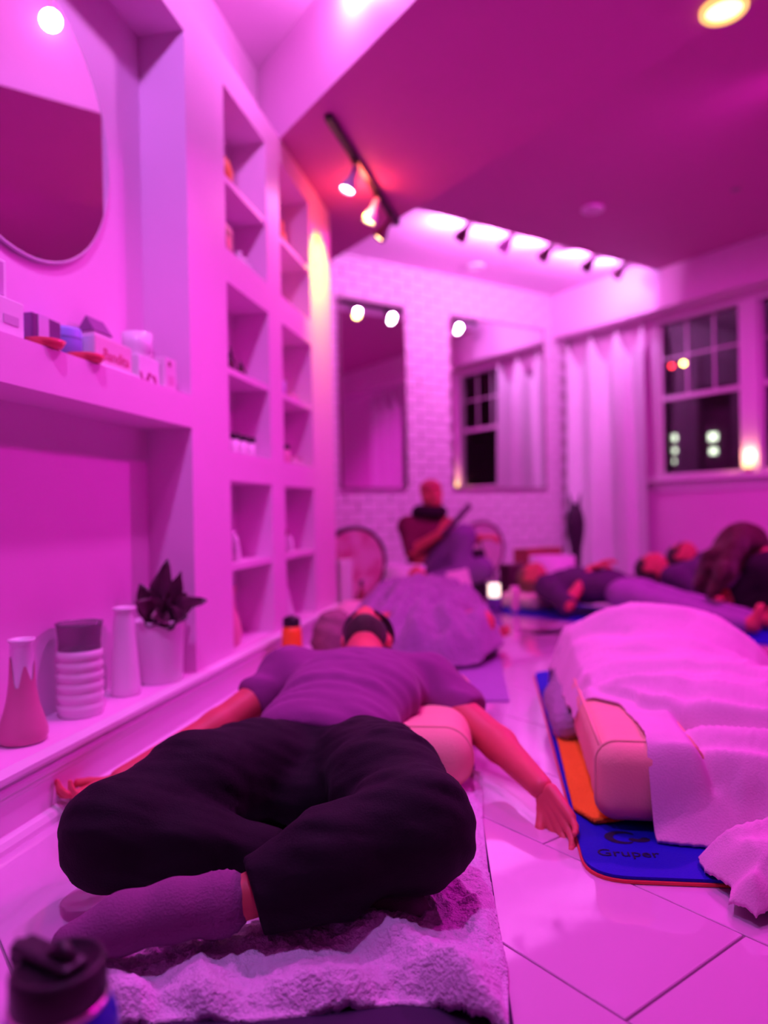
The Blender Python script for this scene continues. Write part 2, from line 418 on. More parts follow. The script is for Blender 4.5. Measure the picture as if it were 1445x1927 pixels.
for (a, b) in ((1.28, 1.745), (1.925, 2.405)):
    for z in (0.51, 1.275, 2.02):
        sb = MB(); sb.box(a - 0.002, b + 0.002, 0.008, ND + 0.002, z - 0.026, z)
        link('shelf', fmesh(sb, LW).me(), PAINT, wl)
sb = MB(); sb.box(T0, T1, ND, 0.32, 2.44, 3.0)          # set-back wall over the shelving
wl2 = link('wall_left', fmesh(sb, LW).me(), PAINT, kind='structure')
# baseboard profile swept along the shelf wall
prof = [(0, 0), (0.034, 0), (0.034, 0.012), (0.028, 0.024), (0.016, 0.032), (0.016, 0.098), (0.021, 0.102), (0.021, 0.112), (0.030, 0.118), (0.030, 0.128),
        (0.022, 0.132), (0.022, 0.138), (0.036, 0.146), (0.040, 0.152), (0.040, 0.162), (0.0, 0.1645)]
bb = MB(); npf = len(prof)
bb.add([(T0, -o_, z) for o_, z in prof] + [(T1, -o_, z) for o_, z in prof], [(i, i + 1, npf + i + 1, npf + i) for i in range(npf - 1)] + [tuple(range(npf))[::-1], tuple(range(npf, 2 * npf))])
link('baseboard_left', fmesh(bb, LW).me(), TRIM, kind='structure')

# ---- brick wall
bwb = MB(); bwb.box(-4.5, 0.6, 0.0, 0.2, -0.02, 3.4)
wall_back = link('wall_back', fmesh(bwb, BW).me(), MORTAR, kind='structure')
bl, bh, bj = 0.228, 0.072, 0.013
brick_mes = []
for k in range(3):
    b_ = MB(); b_.box(-bl / 2, bl / 2, -0.011 - 0.002 * k, 0.004, -bh / 2, bh / 2); m_ = b_.me(bevel=0.004, bseg=1); m_.materials.append(BRICK); brick_mes.append(m_)
MIRRORS = [(-2.69, -1.99, 0.925, 2.62), (-1.41, -0.16, 0.925, 2.62)]
rest = MB(); nb = 0
for r in range(46):
    z = 0.02 + (r + 0.5) * (bh + bj)
    if z > 3.06: break
    for c in range(-20, 3):
        x = (c + 0.5 * (r % 2)) * (bl + bj)
        if x < -4.2 or x > 0.2: continue
        if any(a + 0.08 < x < b - 0.08 and e + 0.04 < z < f - 0.04 for a, b, e, f in MIRRORS): continue
        if x > -2.95 and nb < 300 and not (z < 0.35 and x > -1.9):
            p = BW.p(x + random.uniform(-.003, .003), random.uniform(-0.002, 0.002), z)
            link('brick', brick_mes[random.randrange(3)], None, wall_back, loc=p, rot=(0, 0, BW.ang)); nb += 1
        else: rest.box(x - bl / 2, x + bl / 2, -0.012, 0.004, z - bh / 2, z + bh / 2)
link('brick_rest', fmesh(rest, BW).me(), BRICK, wall_back, kind='stuff')

# ---- ceiling pieces
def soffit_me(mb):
    me = fmesh(mb, BW).me(); me.materials.append(PAINT); me.materials.append(SOFFIT_SHADED)
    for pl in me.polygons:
        if pl.normal.z < -0.5: pl.material_index = 1  # undersides take the copy with shade put into its colour
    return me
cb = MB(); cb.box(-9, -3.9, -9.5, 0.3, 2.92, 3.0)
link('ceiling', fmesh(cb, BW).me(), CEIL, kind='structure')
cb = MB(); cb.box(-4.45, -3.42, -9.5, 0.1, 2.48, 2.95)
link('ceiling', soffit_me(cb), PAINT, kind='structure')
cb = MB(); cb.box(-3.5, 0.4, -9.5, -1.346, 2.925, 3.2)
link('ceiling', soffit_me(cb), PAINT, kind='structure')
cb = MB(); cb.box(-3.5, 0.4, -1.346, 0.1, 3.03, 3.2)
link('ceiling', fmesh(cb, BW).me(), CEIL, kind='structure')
cb = MB(); cb.box(0.0, 0.6, -9.5, 0.1, 2.56, 3.10)
link('trim_1', fmesh(cb, BW).me(), PAINT, kind='structure')
# ---- window wall, its two double-hung windows
W0, W1, WZ0, WZ1 = 1.10, 3.03, 0.988, 2.525
wb = MB()
for (a, b, z0, z1) in ((-0.4, W0, 0, 2.7), (W1, 10, 0, 2.7), (W0, W1, 0, WZ0), (W0, W1, WZ1, 2.7)): wb.box(a, b, 0, 0.24, z0, z1)
link('wall_right', fmesh(wb, RW).me(), PAINT, kind='structure')
rb = MB(); rb.box(-9, 0.7, -9.2, -9.0, 0, 3.4)
link('wall_rear', fmesh(rb, BW).me(), PAINT, kind='structure')
rb = MB(); rb.box(-4.45, -4.25, -1.6, 0.1, 0, 3.4)
link('wall_alcove', fmesh(rb, BW).me(), PAINT, kind='structure')
def window(n, a, b):
    root = empty('window_%d' % n, RW.p((a + b) / 2, 0.1, WZ0), RW.ang, kind='structure')
    def P(name, boxes, m=TRIM):
        mb = MB()
        for bx in boxes: mb.box(*bx)
        return wlink(name, fmesh(mb, RW).me(bevel=0.004 if m is TRIM else 0, bseg=1), m, root)
    P('window_casing', [(a - 0.035, a, -0.012, 0.14, WZ0, WZ1), (b, b + 0.035, -0.012, 0.14, WZ0, WZ1), (a, b, -0.012, 0.14, WZ1 - 0.035, WZ1)])
    mid = 1.756
    P('sash_rail', [(a, b, 0.035, 0.075, mid - 0.022, mid + 0.022)])
    P('sash_rail', [(a, b, 0.035, 0.07, WZ0, WZ0 + 0.03)])
    P('sash_stile', [(a, a + 0.02, 0.035, 0.07, WZ0, WZ1 - 0.035)]); P('sash_stile', [(b - 0.02, b, 0.035, 0.07, WZ0, WZ1 - 0.035)])
    zt = WZ1 - 0.04; w3 = (b - a) / 3; zm = (mid + 0.02 + zt) / 2 + 0.02
    for k in (1, 2): P('glazing_bar', [(a + w3 * k - 0.009, a + w3 * k + 0.009, 0.06, 0.085, mid + 0.02, zt)])
    P('glazing_bar', [(a + 0.02, b - 0.02, 0.0605, 0.0845, zm - 0.009, zm + 0.009)])
    for k in range(3):
        for (z0, z1) in ((mid + 0.02, zm - 0.009), (zm + 0.009, zt)):
            P('pane', [(a + w3 * k + 0.009, a + w3 * (k + 1) - 0.009, 0.070, 0.073, z0, z1)], GLASS)
    P('pane', [(a + 0.02, b - 0.02, 0.050, 0.053, WZ0 + 0.03, mid - 0.022)], GLASS)
window(1, 1.145, 1.988); window(2, 2.163, 2.985)
mb = MB(); mb.box(2.02, 2.131, -0.016, 0.14, WZ0, WZ1)
link('trim_2', fmesh(mb, RW).me(bevel=0.006), TRIM, kind='structure')
mb = MB(); mb.box(1.05, 3.09, -0.09, 0.14, 0.936, 0.984); mb.box(1.08, 3.06, -0.024, 0.01, 0.84, 0.935)
link('trim_3', fmesh(mb, RW).me(bevel=0.008), TRIM, kind='structure')

# ---- mirrors on the brick
FRAME = mat('dark_mirror_frame', (0.30, 0.10, 0.20), 0.4)
for i, (a, b, e, f) in enumerate(MIRRORS):
    root = empty('wall_mirror', BW.p((a + b) / 2, -0.02, e), BW.ang,
                 ('tall narrow rectangular mirror on the brick, nearest the shelf wall', 'wide rectangular mirror on the brick beside the white curtain')[i], 'mirror', 'mirrors on the brick wall')
    mb = MB(); mb.box(a, b, -0.034, -0.016, e, f); wlink('mirror_glass', fmesh(mb, BW).me(), MIRROR, root)
    mb = MB(); t_ = 0.012
    for bx in ((a - t_, b + t_, -0.04, -0.014, e - t_, e), (a - t_, b + t_, -0.04, -0.014, f, f + t_), (a - t_, a, -0.04, -0.014, e, f), (b, b + t_, -0.04, -0.014, e, f)): mb.box(*bx)
    wlink('mirror_frame', fmesh(mb, BW).me(bevel=0.002, bseg=1), FRAME, root)

# ---- curtains
def curtain(r0, r1, label, n_peak=3, flare=0.06, z1=2.44):
    root = empty('curtain', RW.p((r0 + r1) / 2, -0.12, 0), RW.ang, label, 'curtain', 'white curtains by the windows')
    nu, nv = 200, 40; U = np.linspace(0, 1, nu)[:, None]; Vv = np.linspace(0, 1, nv)[None]
    ph = U * n_peak * 2 * np.pi
    amp = 0.024 + 0.026 * (Vv ** 0.6)
    wob = 0.5 * np.sin(ph * 0.37 + 1.3) + 0.3 * np.sin(ph * 2.3 + 0.6)
    y = -0.11 - amp * (np.cos(ph + 0.5 * Vv * np.sin(ph * 0.31)) + wob * (0.4 + 0.5 * Vv))
    x = r0 + (r1 - r0) * U + flare * Vv * (U - 0.15) + 0.012 * np.sin(ph * 1.0 + 0.8)
    ztop = z1 - 0.30 * (0.5 - 0.5 * np.cos(ph)) ** 0.45 * np.exp(-Vv * 7)
    z = 0.012 + (z1 + 0.09 - 0.012) * (1 - Vv) + (ztop - z1)
    y = np.minimum(y, -0.03)
    V = np.stack([x + 0 * Vv, y, z + 0 * U], -1).reshape(-1, 3); V = np.array([RW.p(*v) for v in V]); F = grid_faces(nu, nv)
    wlink('curtain_cloth', npmesh(V, F), CURT, root)
    # hooks at the peaks
    for k in range(n_peak + 1):
        mb = MB(); xk = r0 + (r1 - r0) * k / n_peak; xk = min(max(xk, r0 + 0.01), r1 - 0.01)
        mb.tube([tuple(RW.p(xk, -0.095, z1 - 0.03)), tuple(RW.p(xk, -0.09, z1 + 0.02)), tuple(RW.p(xk, -0.085, 2.56))], 0.003, 6)
        wlink('hook', mb.me(), BLACKM, root)
curtain(0.09, 1.075, 'long white curtain hanging in the corner beside the mirror')
curtain(3.12, 3.95, 'long white curtain at the far side of the windows, seen only in the mirror')

# ---- world outside: a dark facade with lit windows, street lamps
DARKB = mat('night_brick', (0.06, 0.04, 0.06), 0.9, vary=0.2, vscale=2)
LIT = mat('lit_window_glass', (0.9, 0.9, 0.8), 0.5, emis=(0.85, 1.0, 0.72), estr=3.0, vary=0)
fac = empty('building', RW.p(2, 12, -3), RW.ang, 'dark building across the street with small lit windows', 'building')
mb = MB(); mb.box(-10, 18, 12, 13, -3, 7); wlink('facade', fmesh(mb, RW).me(), DARKB, fac)
def ext(px, py, depth):      # spot outside at a distance behind the window wall
    r = ray(px, py); n_ = np.array([*_bd, 0]); P0 = RW.p(0, depth, 0); C0 = np.array([0, 0, CAM_H]); t = ((P0 - C0) @ n_) / (r @ n_); q = C0 + r * t
    return float((q - RW.o) @ RW.x), float(q[2])
for (px, py, wd, hh) in ((1267, 824, .09, .13), (1268, 848, .07, .10), (1342, 822, .10, .16), (1343, 849, .08, .12), (1268, 868, .03, .09)):
    xx, zz = ext(px, py, 11.98); mb = MB(); mb.box(xx - wd, xx + wd, 11.93, 12.0, zz - hh * .6, zz + hh * .6); wlink('lit_window', fmesh(mb, RW).me(), LIT, fac)
for k, (px, py, col, st, lab) in enumerate(((1286, 684, (1.0, 0.62, 0.12), 30, 'amber street lamp outside the window'), (1264, 689, (1.0, 0.03, 0.05), 12, 'red traffic light outside the window'))):
    xx, zz = ext(px, py, 9.0); p = RW.p(xx, 9.0, zz)
    root = empty('street_lamp' if k == 0 else 'traffic_light', (p[0], p[1], -3), 0, lab, 'lamp')
    mb = MB(); mb.lathe([(0.0, -.045), (.037, -.03), (.05, 0), (.037, .033), (0.0, .045)], 14, tuple(p), cap=False); wlink('lamp_globe', mb.me(), mat('lamp_globe_%d' % k, col, 0.5, emis=col, estr=st, vary=0), root)
    mb = MB(); mb.tube([(p[0], p[1] + .08, -3), (p[0], p[1] + .08, p[2] + .15), (p[0], p[1], p[2] + .08)], 0.03, 8); wlink('lamp_post', mb.me(), BLACKM, root)
gb = MB(); gb.box(-14, 20, 0.3, 14, -3.2, -3.0); link('ground_outside', fmesh(gb, RW).me(), mat('night_asphalt', (0.04, 0.04, 0.045), 0.7), kind='structure')

# ---- little uplight on the sill
sl = empty('sill_lamp', RW.p(2.075, -0.05, 0.984), RW.ang, 'small glowing candle lamp on the window sill', 'lamp')
mb = MB(); mb.lathe([(0.030, 0.0), (0.032, 0.01), (0.018, 0.02), (0.020, 0.032), (0.034, 0.038)], 20); wl_ = link('lamp_base', mb.me(), mat('rose_glass', (0.7, 0.3, 0.4), 0.2), sl)
mb = MB(); mb.lathe([(0.030, 0.038), (0.040, 0.055), (0.041, 0.075), (0.038, 0.09)], 20); link('lamp_shade', mb.me(), mat('candle_glow', (1, .85, .5), 0.5, emis=(1.0, 0.62, 0.20), estr=2.2, vary=0), sl)
p = RW.p(2.075, -0.075, 1.13); lamp('POINT', tuple(p), (1.0, 0.42, 0.22), 1.5, 0.02)

# ---- recessed ceiling cans
def can(px, py, h, label, lit=None, sc=1.25):
    p = onh(px, py, h); root = empty('downlight', tuple(p - np.array([0, 0, .014])), 0, label, 'ceiling light', 'recessed ceiling lights'); root.scale = (sc, sc, 1)
    mb = MB(); mb.lathe([(0.048, 0.02), (0.05, -0.002), (0.062, -0.006), (0.066, 0.0), (0.066, 0.02)], 28, cap=False); link('trim_ring', mb.me(), TRIM if not lit else mat('warm_ring', (0.9, 0.75, 0.3), 0.4, emis=(1, .62, .12), estr=0.9, vary=0), root)
    mb = MB(); mb.lathe([(0.0, 0.012), (0.03, 0.008), (0.05, 0.004)], 28, cap=False)
    link('lens', mb.me(), mat('warm_lens', (1, .9, .6), 0.4, emis=(1, 0.78, 0.26), estr=3.0, vary=0) if lit else mat('dull_lens', (0.75, 0.6, 0.7), 0.4), root)
can(1362, 14, 2.48, 'lit yellow recessed light in the low ceiling', lit=True)
can(1115, 392, 2.925, 'unlit recessed light in the low ceiling')
can(895, 500, 3.03, 'pale recessed light in the lit ceiling recess above the mirrors')
mb = MB(); p = onh(1385, 357, 2.925); mb.lathe([(0.0, -0.004), (0.03, -0.006), (0.034, 0.0)], 20, cap=False)
sp = empty('sprinkler', tuple(p), 0, 'small dark sprinkler cap on the low ceiling', 'sprinkler'); link('cap', mb.me(), mat('sprinkler_cap', (.3, .2, .25), .4), sp)

# ---- track lights
def track(pa, pb, label, heads, drop=0.03, hsc=1.0):
    """heads: list of (fraction, aim point, shell material, glow colour, strength)"""
    pa = np.array(pa); pb = np.array(pb); d = pb - pa; L_ = np.linalg.norm(d[:2]); ang = math.atan2(d[1], d[0])
    root = empty('track_light', tuple(pa), ang, label, 'track light', 'ceiling track lights')
    mb = MB(); mb.box(0, L_, -0.018, 0.018, -drop, 0.0); link('rail', mb.me(bevel=0.003, bseg=1), BLACKM, root)
    mb = MB(); mb.box(L_ - 0.01, L_ + 0.05, -0.024, 0.024, -drop - 0.008, 0.0); link('power_feed', mb.me(bevel=0.003, bseg=1), BLACKM, root)
    R = Matrix.Rotation(-ang, 3, 'Z')
    for k, (fr, aim, shell, glow, st) in enumerate(heads):
        base = pa + d * fr; lb = Vector((L_ * fr, 0, -drop)); piv = lb + Vector((0, 0, -0.045))
        wp = Vector(base) + Vector((0, 0, -drop - 0.045)); a = (Vector(aim) - wp).normalized(); la = R @ a
        head = empty('lamp_head', tuple(lb)); head.parent = root; head.scale = (hsc, hsc, hsc)
        mb = MB(); mb.tube([(0, 0, 0), (0, 0, -0.02), (0, 0, -0.045)], [0.011, 0.009, 0.009], 10); mb.box(-0.02, 0.02, -0.012, 0.012, -0.012, 0.0)
        link('swivel', mb.me(), BLACKM, head)
        q = la.to_track_quat('Z', 'Y').to_matrix().to_4x4(); q.translation = piv - lb
        mb = MB(); mb.lathe([(0.012, -0.02), (0.018, 0.0), (0.020, 0.045), (0.034, 0.075), (0.040, 0.10), (0.040, 0.118), (0.036, 0.118), (0.034, 0.104)], 18, cap=False)
        mb.v = [tuple(q @ Vector(v)) for v in mb.v]; link('shell', mb.me(), shell, head)
        mb = MB(); mb.lathe([(0.0, 0.112), (0.02, 0.112), (0.035, 0.106)], 18, cap=False); mb.v = [tuple(q @ Vector(v)) for v in mb.v]
        link('bulb', mb.me(), mat('bulb_glow_%s_%d' % (glow[0], round(st)), (1, 1, 1), 0.5, emis=glow[1], estr=st, vary=0), head)
    return root
SH_D = mat('dark_lamp_shell', (0.10, 0.03, 0.06), 0.45); SH_W = mat('pale_lamp_shell', (0.75, 0.7, 0.8), 0.4)
G_W = ('white', (1.0, 0.85, 1.0)); G_Y = ('yellow', (1.0, 0.66, 0.18)); G_O = ('orange', (1.0, 0.5, 0.22)); G_P = ('pink', (1.0, 0.45, 0.85))
tp0 = onh(617, 213, 2.48); tp1 = onh(742, 408, 2.48)
WP = lambda t, h: tuple(LW.p(t, 0, h))
track(tp0, tp1, 'short black track light beside the shelf wall with three glowing heads',
      [(0.33, WP(2.0, 1.5), SH_W, G_W, 14), (0.66, WP(2.55, 1.6), SH_W, G_Y, 12), (0.90, WP(2.84, 1.9), SH_D, G_O, 10)])
def trk(f): return tuple(tp0 + (tp1 - tp0) * f)
b1 = tp0 + (tp1 - tp0) * 0.55
lamp('SPOT', (b1[0] - 0.02, b1[1] + 0.10, 2.33), (1.0, 0.72, 0.02), 88, 0.03, aim=WP(2.63, 1.98), spot=78, blend=0.9)
lamp('POINT', (b1[0] - 0.03, b1[1] + 0.06, 2.36), (1.0, 0.12, 0.08), 3.4, 0.03)
b2 = tp0 + (tp1 - tp0) * 0.33
lamp('SPOT', (b2[0] - 0.08, b2[1] + 0.03, 2.33), (1.0, 0.30, 0.75), 9, 0.03, aim=WP(1.7, 1.2), spot=110, blend=0.8)
# long track along the recess edge, heads turned to the brick
e0 = BW.p(-2.95, -1.306, 3.03); e1 = BW.p(-0.06, -1.306, 3.03)
hs = []
for k, (fr, sh) in enumerate(((0.16, SH_D), (0.335, SH_W), (0.51, SH_D), (0.72, SH_D), (0.88, SH_D))):
    x = -2.65 + 2.59 * fr
    hs.append(((x + 2.95) / 2.89, tuple(BW.p(x - 0.15, -0.1, 2.0)), sh, (G_W, G_Y, G_W, G_P, G_W)[k], (18, 16, 18, 12, 16)[k]))
track(e0, e1, 'long black track light in the ceiling recess facing the brick wall', hs, hsc=1.3)
for k, (fr, *_r) in enumerate(hs):
    x = -2.95 + 2.89 * fr; p = BW.p(x - 0.03, -1.15, 2.88)
    lamp('SPOT', tuple(p), ((0.85, 0.34, 1.0), ROSE_W, ROSE_W, ROSE_W, (0.75, 0.34, 1.0))[k], (24, 24, 24, 24, 17)[k], 0.03, aim=tuple(p + BW.y * 1.0 + BW.x * (.8 if k > 2 else 0) + np.array([0, 0, .15])), spot=176, blend=0.15)

# ================================================================== things on the shelf wall
def lwp(px, py, y):           # measured spot on a plane y behind the wall face -> (t, h)
    n_ = -LW.y; P0 = LW.p(0, y, 0); C0 = np.array([0, 0, CAM_H]); r = ray(px, py); q = C0 + r * (((P0 - C0) @ n_) / (r @ n_))
    return float((q - LW.o) @ LW.x), float(q[2])
def put(name, t, y, h, label, cat, group=None, rz=0.0): return empty(name, LW.p(t, y, h), LW.ang + rz, label, cat, group)
def solid(col, rough=0.5, **k): return mat('tint_%02x%02x%02x_%d' % (*[int(255 * c) for c in col], int(rough * 100)), col, rough, **k)
def boxm(w, d, h, bev=0.003, z0=0.0): mb = MB(); mb.box(-w / 2, w / 2, -d / 2, d / 2, z0, z0 + h); return mb.me(bevel=bev, bseg=2)
def lath(prof, seg=28, cap=True): mb = MB(); mb.lathe(prof, seg, cap=cap); return mb.me()

# round mirror in the big upper recess
rm = put('round_mirror', 0.335, ND - 0.001, 1.79, 'large round mirror hung in the upper recess of the shelf wall', 'mirror')
seg = 64; mb = MB(); R_ = 0.395
mb.add([(R_ * math.cos(2 * math.pi * k / seg), yy, R_ * math.sin(2 * math.pi * k / seg)) for yy in (-0.012, 0) for k in range(seg)],
       [tuple(range(seg)), tuple(range(2 * seg - 1, seg - 1, -1))] + [(k, k + seg, (k + 1) % seg + seg, (k + 1) % seg) for k in range(seg)])
link('mirror_glass', mb.me(), MIRROR, rm)
mb = MB(); mb.tube([(0.398 * math.cos(2 * math.pi * k / seg), -0.008, 0.398 * math.sin(2 * math.pi * k / seg)) for k in range(seg)], 0.005, 8, closed=True)
link('mirror_rim', mb.me(), mat('pale_rim', (0.7, 0.62, 0.7), 0.3), rm)

SZ = 1.11    # top of the upper shelf
WHITEB = solid((0.84, 0.80, 0.83), 0.5); PINKB = solid((0.78, 0.38, 0.52), 0.5); MAROON = solid((0.30, 0.05, 0.12), 0.5); BLUEB = solid((0.28, 0.30, 0.75), 0.4)
b = put('carton', 0.052, 0.055, SZ, 'white carton with a small grey label on the upper shelf', 'box')
link('carton_body', boxm(0.17, 0.07, 0.088), WHITEB, b); link('label_patch', boxm(0.05, 0.001, 0.02, 0, 0.03), solid((.6, .5, .6)), b, loc=(0.04, -0.036, 0))
b = put('picture_frame', 0.062, 0.055, SZ + 0.089, 'small pale framed card standing on the white carton', 'frame')
link('frame', boxm(0.11, 0.014, 0.095), WHITEB, b); link('card', boxm(0.085, 0.002, 0.075, 0, 0.012), solid((.55, .35, .55)), b, loc=(0, -0.0075, 0))
b = put('book', 0.152, 0.05, SZ, 'slim dark blue booklet upright beside the white carton', 'book'); link('cover', boxm(0.012, 0.03, 0.072), solid((.03, .05, .5)), b)
b = put('gift_box', 0.262, 0.085, SZ, 'shiny dark purple gift box behind the first red dish', 'box')
link('box_body', boxm(0.112, 0.07, 0.092), mat('purple_foil', (.28, .12, .32), .25, metal=.5), b); link('band', boxm(0.04, 0.002, 0.092, 0), solid((.7, .55, .75), .3), b, loc=(-.015, -.036, 0)); link('sticker', boxm(0.05, 0.002, .026, 0, .012), solid((.8, .15, .35)), b, loc=(.02, -.036, 0))
def dish(t, label, r=0.052):
    d = put('dish', t, 0.028, SZ, label, 'dish', 'red trinket dishes')
    link('dish_bowl', lath([(0.026, 0), (0.042, 0.004), (r, 0.02), (r - 0.003, 0.021), (0.040, 0.009), (0.0, 0.008)], cap=False), solid((.80, .10, .14), .25), d)
    link('dried_herb', lath([(0.0, 0.018), (0.022, 0.016), (0.036, 0.010)], 12, cap=False), solid((.10, .06, .03), .8), d)
dish(0.215, 'small red dish in front of the dark purple gift box'); dish(0.385, 'small red dish in front of the lavender canister')
b = put('canister', 0.405, 0.105, SZ, 'smooth lavender-blue canister on the upper shelf', 'canister'); link('canister_body', lath([(.046, 0), (.049, .003), (.049, .094), (.046, .100), (0, .101)]), BLUEB, b); link('lid_line', lath([(.0495, .070), (.0495, .074)], cap=False), solid((.2, .2, .5)), b)
b = put('soap_carton', 0.545, 0.065, SZ + 0.0125, 'pink and white carton with red script lettering', 'box')
link('carton_body', boxm(0.19, 0.055, 0.082), solid((.80, .55, .64)), b); link('carton_end', boxm(0.001, .05, .076, 0, .003), WHITEB, b, loc=(-.0955, 0, 0))
link('lettering', text_mesh('Bandita', 0.046, .0005), solid((.6, .06, .16)), b, loc=(0.01, -0.0285, 0.02), rot=(math.radians(90), 0, 0))
b = put('tray', 0.545, 0.06, SZ, 'flat white tray under the lettered carton', 'tray'); link('tray_board', boxm(0.215, 0.09, 0.012), WHITEB, b)
b = put('house_carton', 0.60, 0.132, SZ, 'small gabled carton with a dark purple roof behind the lettered carton', 'box')
link('carton_body', boxm(.09, .05, .135), WHITEB, b); mb = MB(); mb.add([(-.050, -.028, .135), (.050, -.028, .135), (.050, .028, .135), (-.050, .028, .135), (-.044, 0, .180), (.044, 0, .180)], [(0, 1, 5, 4), (3, 4, 5, 2), (0, 4, 3), (1, 2, 5), (0, 3, 2, 1)]); link('gable_roof', mb.me(), solid((.25, .08, .25)), b)
b = put('ribbon', 0.695, 0.012, SZ, 'curly dark pink ribbon lying at the shelf edge', 'ribbon')
mb = MB(); mb.tube([(-.045 + .09 * s, .008 * math.sin(s * 14), .014 + .013 * math.sin(s * 22)) for s in np.linspace(0, 1, 60)], .0035, 6); link('ribbon_curl', mb.me(), solid((.55, .08, .30)), b)
b = put('white_carton', 0.755, 0.085, SZ, 'square white carton under the pale cup', 'box'); link('carton_body', boxm(.13, .085, .090), WHITEB, b)
b = put('cup', 0.765, 0.090, SZ + 0.0905, 'pale handleless cup standing on the square white carton', 'cup'); link('cup_wall', lath([(.0, .003), (.032, .0), (.036, .003), (.046, .035), (.048, .080), (.045, .080), (.042, .035), (.0, .010)], cap=False), CERAM, b)
b = put('gift_card', 0.862, 0.045, SZ, 'upright pinkish card box at the end of the upper shelf', 'box'); link('card_box', boxm(.075, .04, .108), solid((.80, .62, .72)), b); link('tag', boxm(.016, .001, .016, 0, .08), MAROON, b, loc=(-.01, -.0208, 0)); link('print', boxm(.04, .001, .03, 0, .02), solid((.7, .4, .55)), b, loc=(0, -.0208, 0))
b = put('spray_bottle', 0.90, 0.12, SZ, 'slim rose bottle with a narrow neck behind the card box', 'bottle'); link('bottle_body', lath([(.020, 0), (.021, .11), (.009, .13), (.008, .18), (0, .182)]), solid((.75, .45, .6), .3), b); link('bottle_cap', lath([(.0105, .175), (.0105, .21), (0, .211)]), solid((.6, .3, .5)), b)

# ---- lower recess
FZ = 0.165
ROSE = solid((0.62, 0.22, 0.34), 0.3)
b = put('bud_vase', 0.19, 0.085, FZ, 'white flared bud vase with dripping rose glaze', 'vase')
pv = [(.0, .002), (.046, 0), (.053, .008), (.055, .025), (.047, .055), (.036, .09), (.029, .13), (.0265, .17), (.0265, .235), (.031, .243), (.031, .248), (.024, .248), (.022, .23), (.022, .15)]
link('vase_body', lath(pv, 36, cap=False), CERAM, b)
gv = MB(); gseg = 48; rows = 14
for i in range(rows + 1):
    for k in range(gseg):
        a = 2 * math.pi * k / gseg; top = 0.165 + 0.03 * max(-1, math.sin(a * 5 + .6) + .5 * math.sin(a * 3)); z = .004 + (top - .004) * i / rows
        r = float(np.interp(z, [0, .008, .025, .055, .09, .13, .17, .235], [.047, .054, .056, .048, .037, .030, .0275, .0275])) + .0012
        gv.v.append((r * math.cos(a), r * math.sin(a), z))
for i in range(rows):
    for k in range(gseg): k2 = (k + 1) % gseg; gv.f.append((i * gseg + k, i * gseg + k2, (i + 1) * gseg + k2, (i + 1) * gseg + k)); gv.sm.append(True)
link('drip_glaze', gv.me(), ROSE, b)
b = put('ribbed_jar', 0.43, 0.09, FZ, 'wide glass jar with white ribbed bands', 'jar')
pr = [(.0, .003), (.054, 0), (.058, .008)]
for k in range(6): z0 = .012 + k * .028; pr += [(.0560, z0), (.0605, z0 + .007), (.0605, z0 + .019), (.0555, z0 + .026)]
link('ribbed_band', lath(pr, 40, cap=False), CERAM, b)
GL = mat('smoky_glass', (.55, .40, .52), .06, trans=.75, ior=1.3, vary=0)
link('glass_wall', lath([(.056, .178), (.055, .20), (.059, .24), (.062, .252), (.060, .252), (.057, .24), (.053, .20), (.053, .178)], 40, cap=False), GL, b)
b = put('tall_vase', 0.65, 0.085, FZ, 'tall tapering white vase beside the potted plant', 'vase')
link('vase_body', lath([(.0, .002), (.040, 0), (.044, .006), (.043, .03), (.038, .10), (.032, .17), (.029, .23), (.029, .25), (.034, .258), (.034, .264), (.028, .264), (.025, .24), (.025, .15)], 32, cap=False), CERAM, b)
b = put('potted_plant', 0.835, 0.075, FZ, 'white planter with dark burgundy leaves in the lower recess', 'potted plant')
link('planter', lath([(.0, .002), (.070, 0), (.075, .006), (.084, .195), (.085, .20), (.080, .20), (.078, .18), (.0, .175)], 40, cap=False), CERAM, b)
link('soil', lath([(0, .186), (.04, .184), (.078, .178)], 20, cap=False), solid((.05, .03, .02), .9), b)
LEAF = mat('burgundy_leaf', (.055, .018, .035), .22, bump=.2, bscale=30, vary=.4, vscale=25, coat=.3)
def leaf(base, tip, width, droop, parent, m=LEAF, face=(-.86, -.43, .25)):
    base = np.array(base); tip = np.array(tip); d = tip - base; side = vn(np.cross(d, np.array(face))); nrm = vn(np.cross(side, d))
    V = []; n = 10
    for i in range(n + 1):
        s = i / n; wv = width * (math.sin(math.pi * min(1, s ** .75)) ** .9) + .0015; c = base + d * s + np.array([0, 0, -1]) * droop * s * s + nrm * .012 * math.sin(s * 3)
        for j, q in enumerate((-1, -.5, 0, .5, 1)): V.append(c + side * wv * q + nrm * (.30 * wv * abs(q) + .006 * math.sin(i * 1.7 + 2 * q) * abs(q)))
    F = [(i * 5 + j, i * 5 + j + 1, (i + 1) * 5 + j + 1, (i + 1) * 5 + j) for i in range(n) for j in range(4)]
    me = mesh(V, F, True); o = link('leaf', me, m, parent); sd = o.modifiers.new('thickness', 'SOLIDIFY'); sd.thickness = .0015; return o
